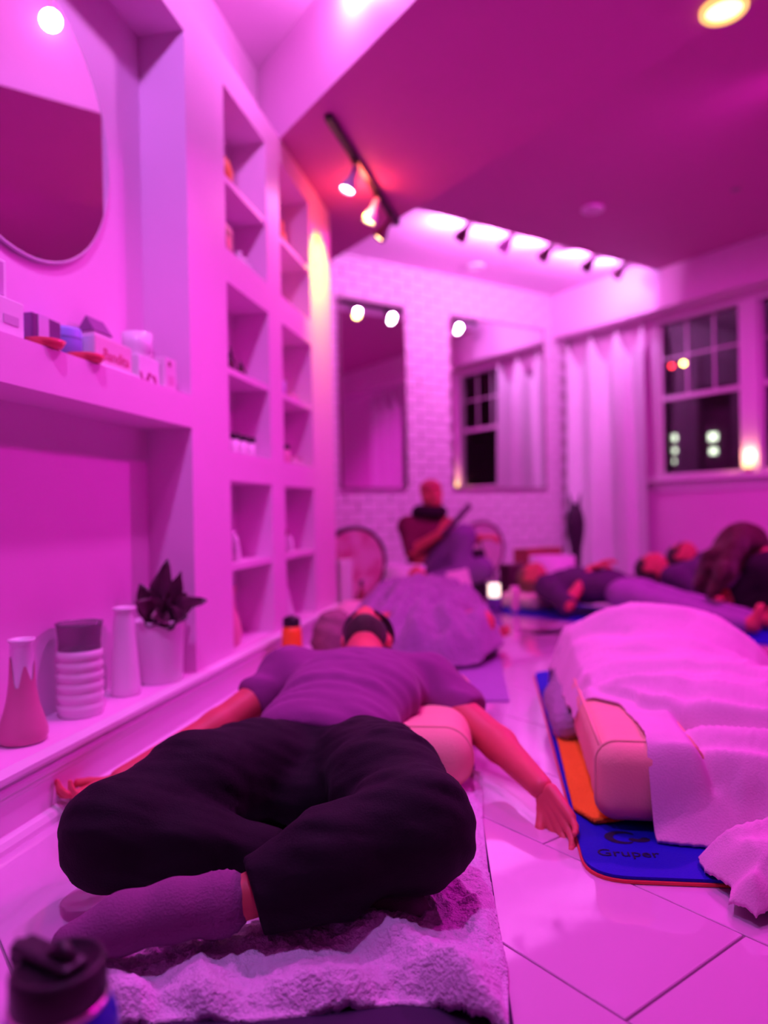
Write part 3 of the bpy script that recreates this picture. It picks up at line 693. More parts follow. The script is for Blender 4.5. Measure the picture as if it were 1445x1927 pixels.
for (bx_, tp, wd, dr, fc) in (((0, 0, .185), (.01, -.035, .395), .040, .0, (-.86, -.2, .3)), ((0, -.01, .185), (.02, -.075, .365), .030, .01, (-.6, -.7, .2)), ((-.01, 0, .19), (-.11, .02, .30), .050, .03, (-.7, -.6, .6)), ((-.01, -.02, .185), (-.10, -.03, .245), .050, .03, (-.6, -.5, .8)),
                              ((0, -.02, .19), (.02, -.165, .29), .042, .03, (-.7, -.2, .8)), ((0, -.03, .185), (-.03, -.12, .235), .045, .02, (-.8, -.3, .6)), ((0, .01, .19), (-.04, .04, .33), .038, .01, (-.8, -.5, .2)), ((.01, 0, .19), (.05, -.08, .30), .036, .02, (-.8, -.3, .4)), ((-.02, 0, .18), (-.07, -.08, .215), .045, .03, (-.6, -.4, .8))):
    leaf(bx_, tp, wd, dr, b, face=fc)

# ---- cubbies
def bottle(name, t, y, h, label, prof, m, cat='bottle', group=None, cap=None, capm=None, rz=0):
    o = put(name, t, y, h, label, cat, group, rz); link(name + '_body', lath(prof, 20), m, o)
    if cap: link('cap', lath(cap, 16), capm, o)
    return o
OR = solid((.90, .32, .10), .4); BLK = solid((.02, .015, .02), .4)
o = put('ornament', 1.40, 0.075, 2.02, 'rounded orange ornament on the topmost cubby shelf', 'ornament'); link('ornament_body', lath([(.0, .0), (.035, .002), (.055, .03), (.058, .06), (.045, .10), (.022, .13), (.0, .138)], cap=False), OR, o)
o = put('picture_frame', 1.42, 0.06, 1.73, 'pink framed print leaning below the orange ornament', 'frame', rz=.1); link('frame', boxm(.16, .014, .15), PINKB, o); link('print', boxm(.12, .002, .11, 0, .02), MAROON, o, loc=(0, -.0078, 0)); link('motif', boxm(.05, .002, .05, 0, .05), solid((.85, .25, .35)), o, loc=(0.01, -.0095, 0))
for k, (t, hh) in enumerate(((1.56, .07), (1.615, .06), (1.665, .05))):
    bottle('jar', t, .06, 1.73, ('tallest of three little frosted jars beside the pink print', 'middle of three little frosted jars beside the pink print', 'shortest of three little frosted jars beside the pink print')[k], [(.016, 0), (.018, .004), (.018, hh * .8), (.012, hh)], solid((.8, .68, .8), .2), 'jar', 'frosted jars under the orange ornament', [(.013, hh), (.013, hh + .012)], WHITEB)
o = put('figurine', 2.19, .085, 2.02, 'slim orange figurine in the upper far cubby', 'figurine'); link('figurine_body', lath([(.022, 0), (.024, .01), (.014, .04), (.026, .08), (.020, .11), (.010, .125), (.018, .145), (.015, .165), (0, .175)]), OR, o); link('plinth', lath([(.03, -.0), (.03, .008), (0, .008)]), MAROON, o)
o = put('sunglasses', 2.10, .045, 1.73, 'folded dark sunglasses on the floor of the upper far cubby', 'sunglasses')
mb = MB(); mb.tube([(-.07, 0, .02), (-.03, -.006, .022), (0, -.007, .026), (.03, -.006, .022), (.07, 0, .02), (.068, .05, .008), (-.05, .06, .006)], .004, 6); link('spectacle_frame', mb.me(), BLK, o)
for sx in (-.035, .035): mb = MB(); mb.box(sx - .024, sx + .024, -.009, -.005, .004, .034); link('lens', mb.me(bevel=.0015), BLK, o)
for k, (t, hh) in enumerate(((1.345, .115), (1.465, .115), (1.58, .08))):
    bottle('dropper_bottle', t, .07, 1.275, ('dark pointed dropper bottle nearest the big recesses', 'middle dark pointed dropper bottle of three', 'shortest dark pointed dropper bottle of three')[k],
           [(.020, 0), (.022, .004), (.022, hh * .5), (.010, hh * .62), (.0095, hh * .7)], solid((.05, .015, .01), .15), group='dark dropper bottles', cap=[(.011, hh * .66), (.010, hh * .8), (.004, hh * .85), (.003, hh), (0, hh)], capm=BLK)
for k, t in enumerate((1.33, 1.42, 1.51, 1.60)):
    bottle('cream_jar', t, .055, .945, ('first', 'second', 'third', 'fourth')[k] + ' white jar with black lid, counted from the big recesses', [(.032, 0), (.034, .004), (.034, .058), (.030, .06)], CERAM, 'jar', 'white jars with black lids', [(.035, .06), (.036, .063), (.036, .082), (.034, .085)], BLK)
    
bottle('tumbler', 2.06, .06, 1.275, 'small lavender tumbler in the middle far cubby', [(.0, .004), (.026, 0), (.03, .075), (.027, .075), (.024, .008)], solid((.62, .55, .85), .3), 'cup')
o = put('soap_box', 2.19, .06, 1.275, 'low pink soap box beside the lavender tumbler', 'box'); link('box_body', boxm(.11, .07, .028), PINKB, o)
bottle('candle_jar', 2.08, .06, .945, 'pink candle jar with a dark lid in the middle far cubby', [(.034, 0), (.036, .004), (.036, .07), (.032, .072)], PINKB, 'jar', None, [(.037, .072), (.037, .095), (0, .096)], BLK)
for k, t in enumerate((2.19, 2.27)):
    bottle('balm_pot', t, .05, .945, ('pale balm pot next to the dark-lidded candle', 'dark-topped balm pot furthest along its cubby')[k], [(.027, 0), (.029, .004), (.029, .03), (.027, .032)], solid((.8, .6, .68), .3), 'pot', 'small balm pots', [(.03, .032), (.03, .042), (0, .043)], (PINKB, MAROON)[k])
def leaning(name, t, y, h, lean, label, cat, prof, m, cap, capm, group=None):
    o = put(name, t, y, h, label, cat, group); o.rotation_euler = (0, lean, LW.ang)
    link(name + '_body', lath(prof, 20), m, o); link('cap', lath(cap, 16), capm, o); return o
leaning('spray_can', 1.40, .075, .515, math.radians(-18), 'dark narrow tube leaning in the lower near cubby', 'tube', [(.020, 0), (.022, .004), (.022, .12), (.018, .128)], solid((.08, .03, .07), .3), [(.019, .128), (.019, .15), (0, .151)], BLK)
leaning('lotion_tube', 1.48, .065, .515, math.radians(-24), 'white lotion tube leaning beside the dark narrow tube', 'tube', [(.022, 0), (.024, .004), (.024, .10), (.018, .112)], CERAM, [(.018, .112), (.018, .125), (0, .126)], WHITEB)
o = put('pink_vase', 1.40, .085, .175, 'tall pink waisted vase in the lowest near cubby', 'vase'); link('vase_body', lath([(.0, .002), (.046, 0), (.058, .01), (.066, .05), (.058, .10), (.040, .155), (.036, .20), (.048, .238), (.046, .238), (.033, .20), (.033, .15)], 28, cap=False), solid((.80, .33, .42), .35), o)
leaning('lotion_bottle', 2.05, .075, .515, math.radians(-16), 'white lotion bottle leaning in the lower far cubby', 'bottle', [(.028, 0), (.03, .004), (.03, .10), (.012, .118), (.010, .14)], CERAM, [(.012, .135), (.012, .16), (0, .161)], PINKB)
leaning('lotion_bottle', 2.15, .06, .515, math.radians(-26), 'shorter white bottle with dark cap in the lower far cubby', 'bottle', [(.026, 0), (.028, .004), (.028, .07), (.012, .085), (.010, .095)], CERAM, [(.013, .092), (.013, .115), (0, .116)], MAROON)
o = put('cone_vase', 2.10, .07, .175, 'small white cone-shaped vase in the lowest far cubby', 'vase'); link('vase_body', lath([(.0, .002), (.05, 0), (.052, .006), (.030, .09), (.018, .15), (.016, .16), (.012, .16)], 24, cap=False), CERAM, o)
o = put('picture_frame', 2.07, .135, .175, 'dark narrow panel standing behind the cone-shaped vase', 'frame', rz=.15); link('frame', boxm(.09, .012, .27), MAROON, o); link('panel', boxm(.07, .002, .25, 0, .01), BLK, o, loc=(0, -.007, 0))
# ---- orange tumbler on the floor by the baseboard
ob = onh(531, 1268, 0.0); t_, y_ = 1.62, -0.12
o = empty('tumbler_bottle', LW.p(t_, y_, 0), LW.ang, 'orange drinking bottle with black flip lid against the baseboard', 'bottle')
link('bottle_body', lath([(.038, 0), (.043, .006), (.044, .15), (.042, .20), (.036, .222)], 28), mat('orange_steel', (.95, .22, .02), .35, vary=.04), o)
lid = link('lid', lath([(.037, .222), (.038, .226), (.037, .252), (.034, .258), (0, .26)], 28), BLK, o)
mb = MB(); mb.box(-.045, .012, -.014, .014, .25, .268); link('spout', mb.me(bevel=.004), BLK, lid)

# ================================================================== people
def rot_to(v, tgt, ang):
    v = vn(v); t = tgt - v * np.dot(tgt, v); t = vn(t); return v * math.cos(ang) + t * math.sin(ang)
def hand_prims(w, d, pn, side=1, curl=(20, 25, 28, 32), thumb=35, s=1.0, spread=7):
    """wrist, hand direction, palm normal; side = +1 thumb on cross(d, pn)"""
    d = vn(d); pn = vn(np.asarray(pn) - d * np.dot(pn, d)); lat = np.cross(d, pn) * side; w = np.asarray(w)
    pr = []; off = (.030, .010, -.010, -.029); ln = (.072, .080, .074, .058); rb = (.0096, .0098, .0092, .0082)
    for i in range(4):
        base = w + d * (.092 - .008 * (i == 3) - .003 * (i == 0)) * s + lat * off[i] * s
        pr.append(('c', w + lat * off[i] * .55 * s + d * .008, base, .0155 * s, .0118 * s))
        fd = vn(d + lat * math.radians(spread) * (1.2 - .8 * i)); p = base; L_ = ln[i] * s
        for q, (fr, cm) in enumerate(((.46, .8), (.31, 1.2), (.23, .8))):
            fd = rot_to(fd, pn, math.radians(curl[i] * cm)); p2 = p + fd * L_ * fr
            pr.append(('c', p, p2, rb[i] * s * (1 - .10 * q), rb[i] * s * (1 - .10 * (q + 1)))); p = p2
    tb = w + d * .025 * s + lat * .026 * s; td = vn(d * math.cos(math.radians(thumb)) + lat * math.sin(math.radians(thumb)) + pn * .35)
    pr.append(('c', w + d * .01 * s + lat * .01, tb, .017 * s, .0155 * s)); p = tb
    for fr, r0, r1 in ((.042, .0145, .0115), (.032, .0112, .0100), (.026, .0100, .0085)):
        p2 = p + td * fr * s; pr.append(('c', p, p2, r0 * s, r1 * s)); p = p2; td = rot_to(td, d, math.radians(12))
    return pr
def head_prims(c, up, face, s=1.0):
    up = vn(up); face = vn(np.asarray(face) - up * np.dot(face, up)); rt = np.cross(face, up); R = np.stack([rt, face, up], 1); c = np.asarray(c)
    L_ = lambda x, y, z: c + (rt * x + face * y + up * z) * s
    sk = [('e', L_(0, -.012, .02), np.array([.074, .092, .088]) * s, R), ('e', L_(0, .018, -.03), np.array([.062, .072, .080]) * s, R),
          ('e', L_(0, .048, -.078), np.array([.036, .034, .028]) * s, R),
          ('c', L_(0, .084, .006), L_(0, .100, -.030), .009 * s, .014 * s), ('e', L_(.017, .094, -.034), np.array([.009, .009, .008]) * s, R), ('e', L_(-.017, .094, -.034), np.array([.009, .009, .008]) * s, R),
          ('e', L_(0, .083, -.058), np.array([.024, .010, .0075]) * s, R), ('e', L_(0, .080, -.068), np.array([.020, .010, .0075]) * s, R),
          ('e', L_(.031, .074, .004), np.array([.016, .010, .009]) * s, R), ('e', L_(-.031, .074, .004), np.array([.016, .010, .009]) * s, R),
          ('c', L_(.045, .078, .022), L_(.014, .086, .024), .006 * s, .007 * s), ('c', L_(-.045, .078, .022), L_(-.014, .086, .024), .006 * s, .007 * s),
          ('e', L_(.076, -.006, -.012), np.array([.009, .020, .031]) * s, R), ('e', L_(-.076, -.006, -.012), np.array([.009, .020, .031]) * s, R)]
    hair = [('e', L_(0, -.018, .026), np.array([.083, .100, .096]) * s, R), ('e', L_(0, -.05, -.02), np.array([.078, .065, .08]) * s, R)]
    hcut = [(L_(0, .052, .045), vn(face * .95 - up * .35))]
    mask = [('e', L_(0, .02, .006), np.array([.083, .085, .024]) * s, R)]
    neck = L_(0, -.03, -.10)
    return sk, hair, hcut, mask, neck
def part(name, prims, m, root, vox=.01, k=.03, mod=None, cut=None, grow=0.0, extra=None):
    vf = [sculpt(prims, vox, k, mod, cut, grow)]
    if extra: vf += [sculpt(e, v_, k_) for e, v_, k_ in extra]
    V, F = join_vf(vf); return wlink(name, npmesh(V, F), m, root)
def folds(dirv, freq, amp, seed=0.0, mask=None):
    """soft cloth folds running across the given direction"""
    dirv = vn(dirv); b = vn(np.cross(dirv, [0.13, 0.2, 1.0])); c = np.cross(dirv, b)
    def mod(P, D):
        near = np.abs(D) < .05
        if not near.any(): return D
        Q = P[near]; s_ = Q @ dirv; u_ = Q @ b; v_ = Q @ c
        n1 = vnoise(s_ * freq + seed, u_ * freq * .22 + 3.1 + seed, v_ * freq * .22); n2 = vnoise(s_ * freq * 2.1 + 7 + seed, u_ * freq * .5, v_ * freq * .5 + 5)
        dd = amp * (1 - np.abs(n1) * 2) * .8 + amp * .4 * n2
        if mask is not None: dd = dd * mask(Q)
        D = D.copy(); D[near] += dd.astype(np.float32); return D
    return mod
def mods(*ms):
    def f(P, D):
        for m in ms: D = m(P, D)
        return D
    return f

# ------------------------------------------------ man in front, lying back cross-legged
man = empty('person', (-0.1, 1.7, 0.0), 0, 'person in plum tee and black trousers lying back cross-legged in the foreground', 'person')
hL, hR = at(488, 1442, 1.62), at(686, 1442, 1.60)
kL, kR = at(218, 1562, 1.33), at(786, 1552, 1.26)
aL, aR = at(505, 1618, 1.36), at(452, 1692, 1.165)
tL, tR = at(772, 1712, 1.235), at(118, 1775, 1.085)
sL, sR = at(545, 1270, 2.14), at(806, 1290, 2.10)
eL, eR = at(408, 1366, 1.98), at(940, 1402, 1.88)
wL, wR = at(226, 1466, 1.80), at(1018, 1482, 1.665)
pel = at(586, 1436, 1.68); chest = at(668, 1300, 2.0); belly = at(622, 1362, 1.80)
hc = at(690, 1204, 2.44)
hs_, hh_, hcut, hmask, neck = head_prims(hc, (.05, .97, -.10), (0.0, .10, .98))
legs_in = chain([hL, kL, aL], [.07, .055, .034]) + chain([hR, kR, aR], [.07, .055, .034])
body = [('e', pel + np.array([0, .03, 0]), (.13, .09, .07), None), ('e', belly, (.14, .15, .085), None), ('e', chest, (.16, .18, .095), None), ('c', sL, sR, .06, .06),
        *chain([sL, eL, wL], [.052, .041, .027]), *chain([sR, eR, wR], [.052, .042, .028]), ('c', at(690, 1255, 2.15), neck, .058, .055), ('c', neck, hc, .055, .05), *legs_in]
body += hs_
handL = hand_prims(at(224, 1467, 1.80), at(140, 1500, 1.735) - wL, (.15, .35, .9), side=1, curl=(24, 28, 30, 34))
handR = hand_prims(at(1026, 1490, 1.65), at(1062, 1568, 1.575) - wR, (-.75, -.55, .25), side=1, curl=(14, 16, 17, 18), thumb=30)
part('body', body, SKIN, man, .009, .022, extra=[(handL, .0030, .0035), (handR, .0030, .0035)])
# trousers
th = [('e', at(588, 1492, 1.58), (.11, .09, .075), None), ('e', pel + np.array([0, .02, .0]), (.205, .13, .10), None), ('e', pel + np.array([.0, .09, .01]), (.185, .10, .088), None),
      *chain([hL, (hL + kL) / 2 + np.array([0, 0, .012]), kL], [.110, .106, .086]), *chain([hR, (hR + kR) / 2 + np.array([0, 0, .012]), kR], [.110, .108, .090]),
      *chain([kL, kL * .5 + aL * .5 + np.array([0, -.01, -.005]), aL], [.088, .079, .058]), *chain([kR, kR * .5 + aR * .5 + np.array([0, -.01, .004]), aR], [.092, .082, .060])]
for K_ in (kL, kR): th.append(('e', K_ + np.array([0, 0, -.015]), (.088, .085, .088), None))
cutv = vn(aR - kR)
fm = mods(folds((.12, .75, .65), 44, .0048, 1.0), folds((.25, .3, 1), 24, .0035, 9.0))
part('trousers', th, PANTS, man, .0085, .035, mod=fm, cut=[(aR - cutv * .020, cutv, .13)])
# drawstring and waistband tabs
mb = MB(); wb_ = at(566, 1352, 1.80); mb.tube([tuple(at(560, 1345, 1.79)), tuple(at(566, 1356, 1.77)), tuple(at(576, 1372, 1.745))], [.006, .005, .007], 8); wlink('drawstring', mb.me(), BLK, man)
for sx in (at(430, 1402, 1.66), at(738, 1402, 1.63)):
    V, F = sculpt([('e', sx, (.055, .05, .032), None), ('e', sx + np.array([0, .07, 0]), (.05, .05, .03), None)], .009, .03); wlink('pocket_flap', npmesh(V, F), PANTS, man)
# tee
sLm, sRm = at(492, 1312, 2.08), at(872, 1336, 2.02)
tee = [('e', belly + np.array([0, -.03, .0]), (.178, .15, .096), None), ('e', chest, (.192, .20, .116), None), ('e', (chest + belly) / 2, (.182, .16, .107), None), ('c', sL, sR, .082, .084),
       ('c', sL, sLm, .080, .072), ('c', sR, sRm, .084, .074), ('e', at(690, 1262, 2.17), (.13, .08, .07), None)]
vcut = vn(pel - belly); cl = vn(sLm - sL); cr = vn(sRm - sR)
tm = mods(folds((.25, 1, .2), 22, .0080, 3.0), folds((.8, .6, .1), 17, .006, 12.0))
part('tee_shirt', tee, TEE, man, .009, .04, mod=tm, cut=[(belly + vcut * .120, vcut), (sLm + cl * .035, cl, .16), (sRm + cr * .035, cr, .16)])
# socks
foR = [('c', at(428, 1690, 1.165), at(405, 1694, 1.16), .0375, .0375), ('c', at(420, 1694, 1.16), at(330, 1712, 1.135), .037, .042), ('e', at(410, 1712, 1.155), (.045, .04, .042), None),
       ('c', at(330, 1712, 1.135), at(232, 1736, 1.11), .042, .040), ('c', at(232, 1736, 1.11), at(132, 1774, 1.085), .040, .026), ('c', at(210, 1748, 1.095), at(140, 1782, 1.075), .032, .022)]
def ribs(P, D):
    near = np.abs(D) < .03; Q = P[near]; t = (Q - at(455, 1690, 1.17)) @ vn(at(330, 1712, 1.135) - at(474, 1690, 1.175))
    D = D.copy(); D[near] += (.0022 * np.sin(t * 520) * np.exp(-((t - .025) / .035) ** 2)).astype(np.float32); return D
part('sock', foR, SOCK, man, .006, .02, mod=ribs)
foL = [('c', at(500, 1612, 1.375), at(580, 1650, 1.335), .036, .040), ('c', at(580, 1650, 1.335), at(690, 1700, 1.27), .040, .039), ('c', at(690, 1700, 1.27), at(778, 1712, 1.235), .038, .028)]
part('sock', foL, SOCK, man, .007, .02)
_up = vn((.05, .97, -.10)); _fc = vn(np.array([0, .10, .98]) - _up * np.dot([0, .10, .98], _up)); _rt = np.cross(_fc, _up); _R = np.stack([_rt, _fc, _up], 1)
part('beard', [('e', hc + _fc * .045 - _up * .078, (.050, .046, .040), _R), ('e', hc + _fc * .020 - _up * .062 + _rt * .045, (.026, .045, .045), _R), ('e', hc + _fc * .020 - _up * .062 - _rt * .045, (.026, .045, .045), _R)], HAIR, man, .006, .02)
hair = part('hair', hh_, HAIR, man, .008, .02, cut=hcut); part('eye_mask', hmask, mat('black_mask_cloth', (.02, .012, .02), .7), man, .007, .01)
mb = MB(); hc_ = np.array(hc); mb.tube([tuple(hc_ + np.array([.088 * math.cos(a), .01 - .02 * math.sin(a), .088 * math.sin(a) + .01])) for a in np.linspace(-.3, math.pi * .55, 14)], .006, 8); wlink('mask_strap', mb.me(), BLK, man)

# his bolster, sherpa blanket and mat
def bolster(name, c, ax, half, label, m, box=False, seam=True):
    ax = vn(ax); up = np.array([0, 0, 1.0]); sd = vn(np.cross(ax, up)); R = np.stack([sd, ax, up], 1)
    root = empty(name, (c[0], c[1], c[2] - half[2]), 0, label, 'bolster')
    pr = [('b', c, half, min(half[0], half[2]) * (.55 if box else .95), R)]
    V, F = sculpt(pr, .009, .01, mod=folds(ax, 14, .003, 2.0)); wlink('bolster_cover', npmesh(V, F), m, root)
    if seam:
        rr = min(half[0], half[2]) * (.55 if box else .95)
        for sy in (-1, 1):
            mb = MB(); pts = []
            for k in range(48):
                a = 2 * math.pi * (k + .5) / 48; cx, cz = math.cos(a), math.sin(a)
                pts.append(tuple(c + sd * (math.copysign(half[0] - rr, cx) + rr * cx * .97) + up * (math.copysign(half[2] - rr, cz) + rr * cz * .97) + ax * sy * (half[1] - rr * .85)))
            mb.tube(pts, .005, 6, closed=True); wlink('piping', mb.me(), m, root)
        for sx in (-1, 1):
            if box: mb = MB(); mb.tube([tuple(c + sd * sx * (half[0] - rr * .29) + up * (half[2] - rr * .29) + ax * q * (half[1] - rr * .85)) for q in (-1, -.5, 0, .5, 1)], .005, 6); wlink('piping', mb.me(), m, root)
    return root
bolster('bolster', np.array([.085, 2.09, .101]), (.12, 1, 0), (.155, .36, .075), 'peach bolster under the back of the person in black trousers', BOLST)
mroot = empty('yoga_mat', LW.p(0, -1, 0), 0, 'dark purple mat under the grey sherpa blanket', 'mat')
mpoly = [(-.44, .88), (.150, .84), (.268, 2.50), (-.33, 2.56)]
def slab(poly, z0, z1, r=0.0, n=8):
    """extruded outline with rounded corners"""
    P = [np.array(p, float) for p in poly]; out = []
    for i, p in enumerate(P):
        a, b = P[i - 1], P[(i + 1) % len(P)]; u, v = vn(a - p), vn(b - p)
        if r <= 0: out.append(p); continue
        for k in range(n + 1):
            s = k / n; q0, q1, q2 = p + u * r, p, p + v * r; out.append(q0 * (1 - s) ** 2 + q1 * 2 * s * (1 - s) + q2 * s * s)
    m_ = len(out); vs = [(q[0], q[1], z) for z in (z0, z1) for q in out]
    return mesh(vs, [tuple(range(m_))[::-1], tuple(range(m_, 2 * m_))] + [(i, (i + 1) % m_, (i + 1) % m_ + m_, i + m_) for i in range(m_)])
wlink('mat_foam', slab(mpoly, 0.001, .008, .03), DARKMAT, mroot)
shp = empty('sherpa_blanket', (-.15, 1.3, 0.008), 0, 'fluffy grey sherpa blanket spread under the person in black trousers', 'blanket')
spoly = [(-.415, .985), (-.30, 1.005), (-.19, 1.00), (-.08, 1.015), (.01, 1.03), (.06, 1.02), (.10, .985), (.150, .96), (.172, 1.10), (.185, 1.40), (.205, 1.62), (.245, 1.93), (-.05, 2.0), (-.33, 1.98), (-.40, 1.6), (-.52, 1.22), (-.50, 1.06)]
def sh_h(X, Y):
    d = poly_dist(X, Y, spoly)
    h = .030 + .010 * vnoise(X * 6 + 1, Y * 6) + .012 * np.exp(-((d - .035) / .022) ** 2) * (Y < 1.25)       # rolled hem
    h += .028 * np.exp(-(((X + .02) * 1.0 + (Y - 1.16) * .9) / .05) ** 2) * np.exp(-((X - .02) / .16) ** 2 - ((Y - 1.14) / .09) ** 2)    # rumples
    h += .020 * np.exp(-((X - .105) / .03) ** 2) * np.exp(-((Y - 1.04) / .07) ** 2)
    h += .014 * np.sin((X * 1.0 + Y * .6) * 38 + 2 * vnoise(X * 5, Y * 5)) * np.exp(-((Y - 1.02) / .10) ** 2) * (X > -.45)
    h -= .020 * np.exp(-(np.maximum(d, 0) / .012) ** 1.2)
    lump = vnoise(X * 105, Y * 105, 0.3) * .6 + vnoise(X * 190 + 9, Y * 190, 2.3) * .35 + vnoise(X * 48 + 3, Y * 48, 5) * .5
    h += .0078 * lump
    return np.maximum(h, .012)
V, F = drape(spoly, sh_h, .0042, .012); wlink('blanket_pile', npmesh(V, F), SHERPA, shp)
# blue insulated flask at the very front
fk = empty('insulated_flask', (-.302, .662, 0.0), math.radians(-30), 'blue insulated flask with black cap in the lower front corner', 'bottle')
fk.scale = (1, 1, 1.045)
link('flask_body', lath([(.0, .0), (.047, 0), (.0505, .004), (.0505, .216), (.050, .234), (.045, .248), (.041, .252)], 48, cap=False), mat('blue_enamel', (.02, .03, .45), .35, vary=.04), fk)
link('steel_ring', lath([(.0415, .2515), (.0435, .252), (.0435, .2555), (.0415, .2565)], 48, cap=False), mat('steel', (.8, .75, .78), .2, metal=1.0), fk)
cp = link('cap', lath([(.041, .2565), (.0420, .259), (.0415, .282), (.0395, .287), (.0360, .2875), (.0355, .284), (0, .283)], 48, cap=False), BLK, fk)
mb = MB(); mb.box(-.056, .026, -.013, .013, .284, .293); link('carry_loop', mb.me(bevel=.004), BLK, cp)
mb = MB(); mb.tube([(-.055, 0, .288), (-.062, 0, .275), (-.055, 0, .260), (-.040, 0, .258)], .007, 8); link('loop_end', mb.me(), BLK, cp)
mb = MB(); mb.tube([(-.008, 0, .290), (.006, 0, .301), (.020, 0, .291)], [.007, .008, .006], 8); link('spout', mb.me(), BLK, cp)

# ------------------------------------------------ person under the cream muslin blanket
pm = empty('person', (.85, 2.2, 0.0), 0, 'person under the cream blanket with only a grey sleeved arm showing', 'person')
hs2, hh2, hcut2, hm2, nk2 = head_prims((.86, 2.92, .13), (.1, .95, -.1), (0, .15, .95))
b2 = [('e', (.88, 1.92, .16), (.14, .13, .09), None), ('e', (.87, 2.15, .18), (.13, .16, .09), None), ('e', (.88, 2.45, .21), (.15, .18, .10), None), ('c', (.70, 2.60, .20), (1.06, 2.60, .20), .06, .06), ('c', (.87, 2.68, .22), nk2, .055, .052), ('c', nk2, (.86, 2.92, .13), .05, .05),
      *chain([np.array([.80, 1.92, .15]), np.array([.80, 1.68, .09]), np.array([.98, 1.58, .05])], [.07, .05, .03]), *chain([np.array([.97, 1.92, .15]), np.array([1.25, 1.80, .13]), np.array([1.0, 1.58, .05])], [.07, .05, .03]),
      *chain([np.array([.70, 2.60, .20]), np.array([.575, 2.40, .06]), np.array([.52, 2.20, .035])], [.05, .04, .028])] + hs2
part('body', b2, SKIN2, pm, .012, .03); part('hair', hh2, BROWNHAIR, pm, .01, .02, cut=hcut2)
GREYK = mat('grey_knit', (.34, .26, .36), .95, bump=.9, bscale=70, vary=.15, vscale=30)
part('sleeve', chain([np.array([.66, 2.55, .18]), np.array([.575, 2.40, .075]), np.array([.53, 2.17, .060])], [.065, .062, .052]), GREYK, pm, .01, .03, mod=folds((.1, 1, .2), 22, .006, 4.0))
mbl = empty('muslin_blanket', (.95, 2.0, 0.012), 0, 'cream muslin blanket heaped over the person beside the blue mat', 'blanket')
cpoly = [(.62, 2.86), (.575, 2.62), (.505, 2.02), (.525, 1.93), (.580, 1.85), (.568, 1.70), (.552, 1.60), (.535, 1.535), (.535, 1.49), (.565, 1.475), (.63, 1.46), (.73, 1.445), (.64, 1.435), (.585, 1.42), (.575, 1.36), (.595, 1.30), (.568, 1.255), (.60, 1.205), (.65, 1.225), (.68, 1.19), (1.0, 1.12), (1.55, 1.3), (1.65, 2.2), (1.3, 2.9), (.9, 3.0)]
def sm_el(X, Y, cx, cy, rx, ry, h, a=0.0, p=2.4):
    c, s = math.cos(a), math.sin(a); u = ((X - cx) * c + (Y - cy) * s) / rx; v = (-(X - cx) * s + (Y - cy) * c) / ry
    return h * np.clip(1 - (u * u + v * v) ** (p / 2), 0, None) ** .55
def ridge(X, Y, pts, amp, wd):
    d = np.full(X.shape, 9.0)
    for i in range(len(pts) - 1):
        a = np.array(pts[i]); b = np.array(pts[i + 1]); ba = b - a; h = np.clip(((X - a[0]) * ba[0] + (Y - a[1]) * ba[1]) / (ba @ ba), 0, 1)
        d = np.minimum(d, np.hypot(X - a[0] - h * ba[0], Y - a[1] - h * ba[1]))
    return amp * np.exp(-(d / wd) ** 2)
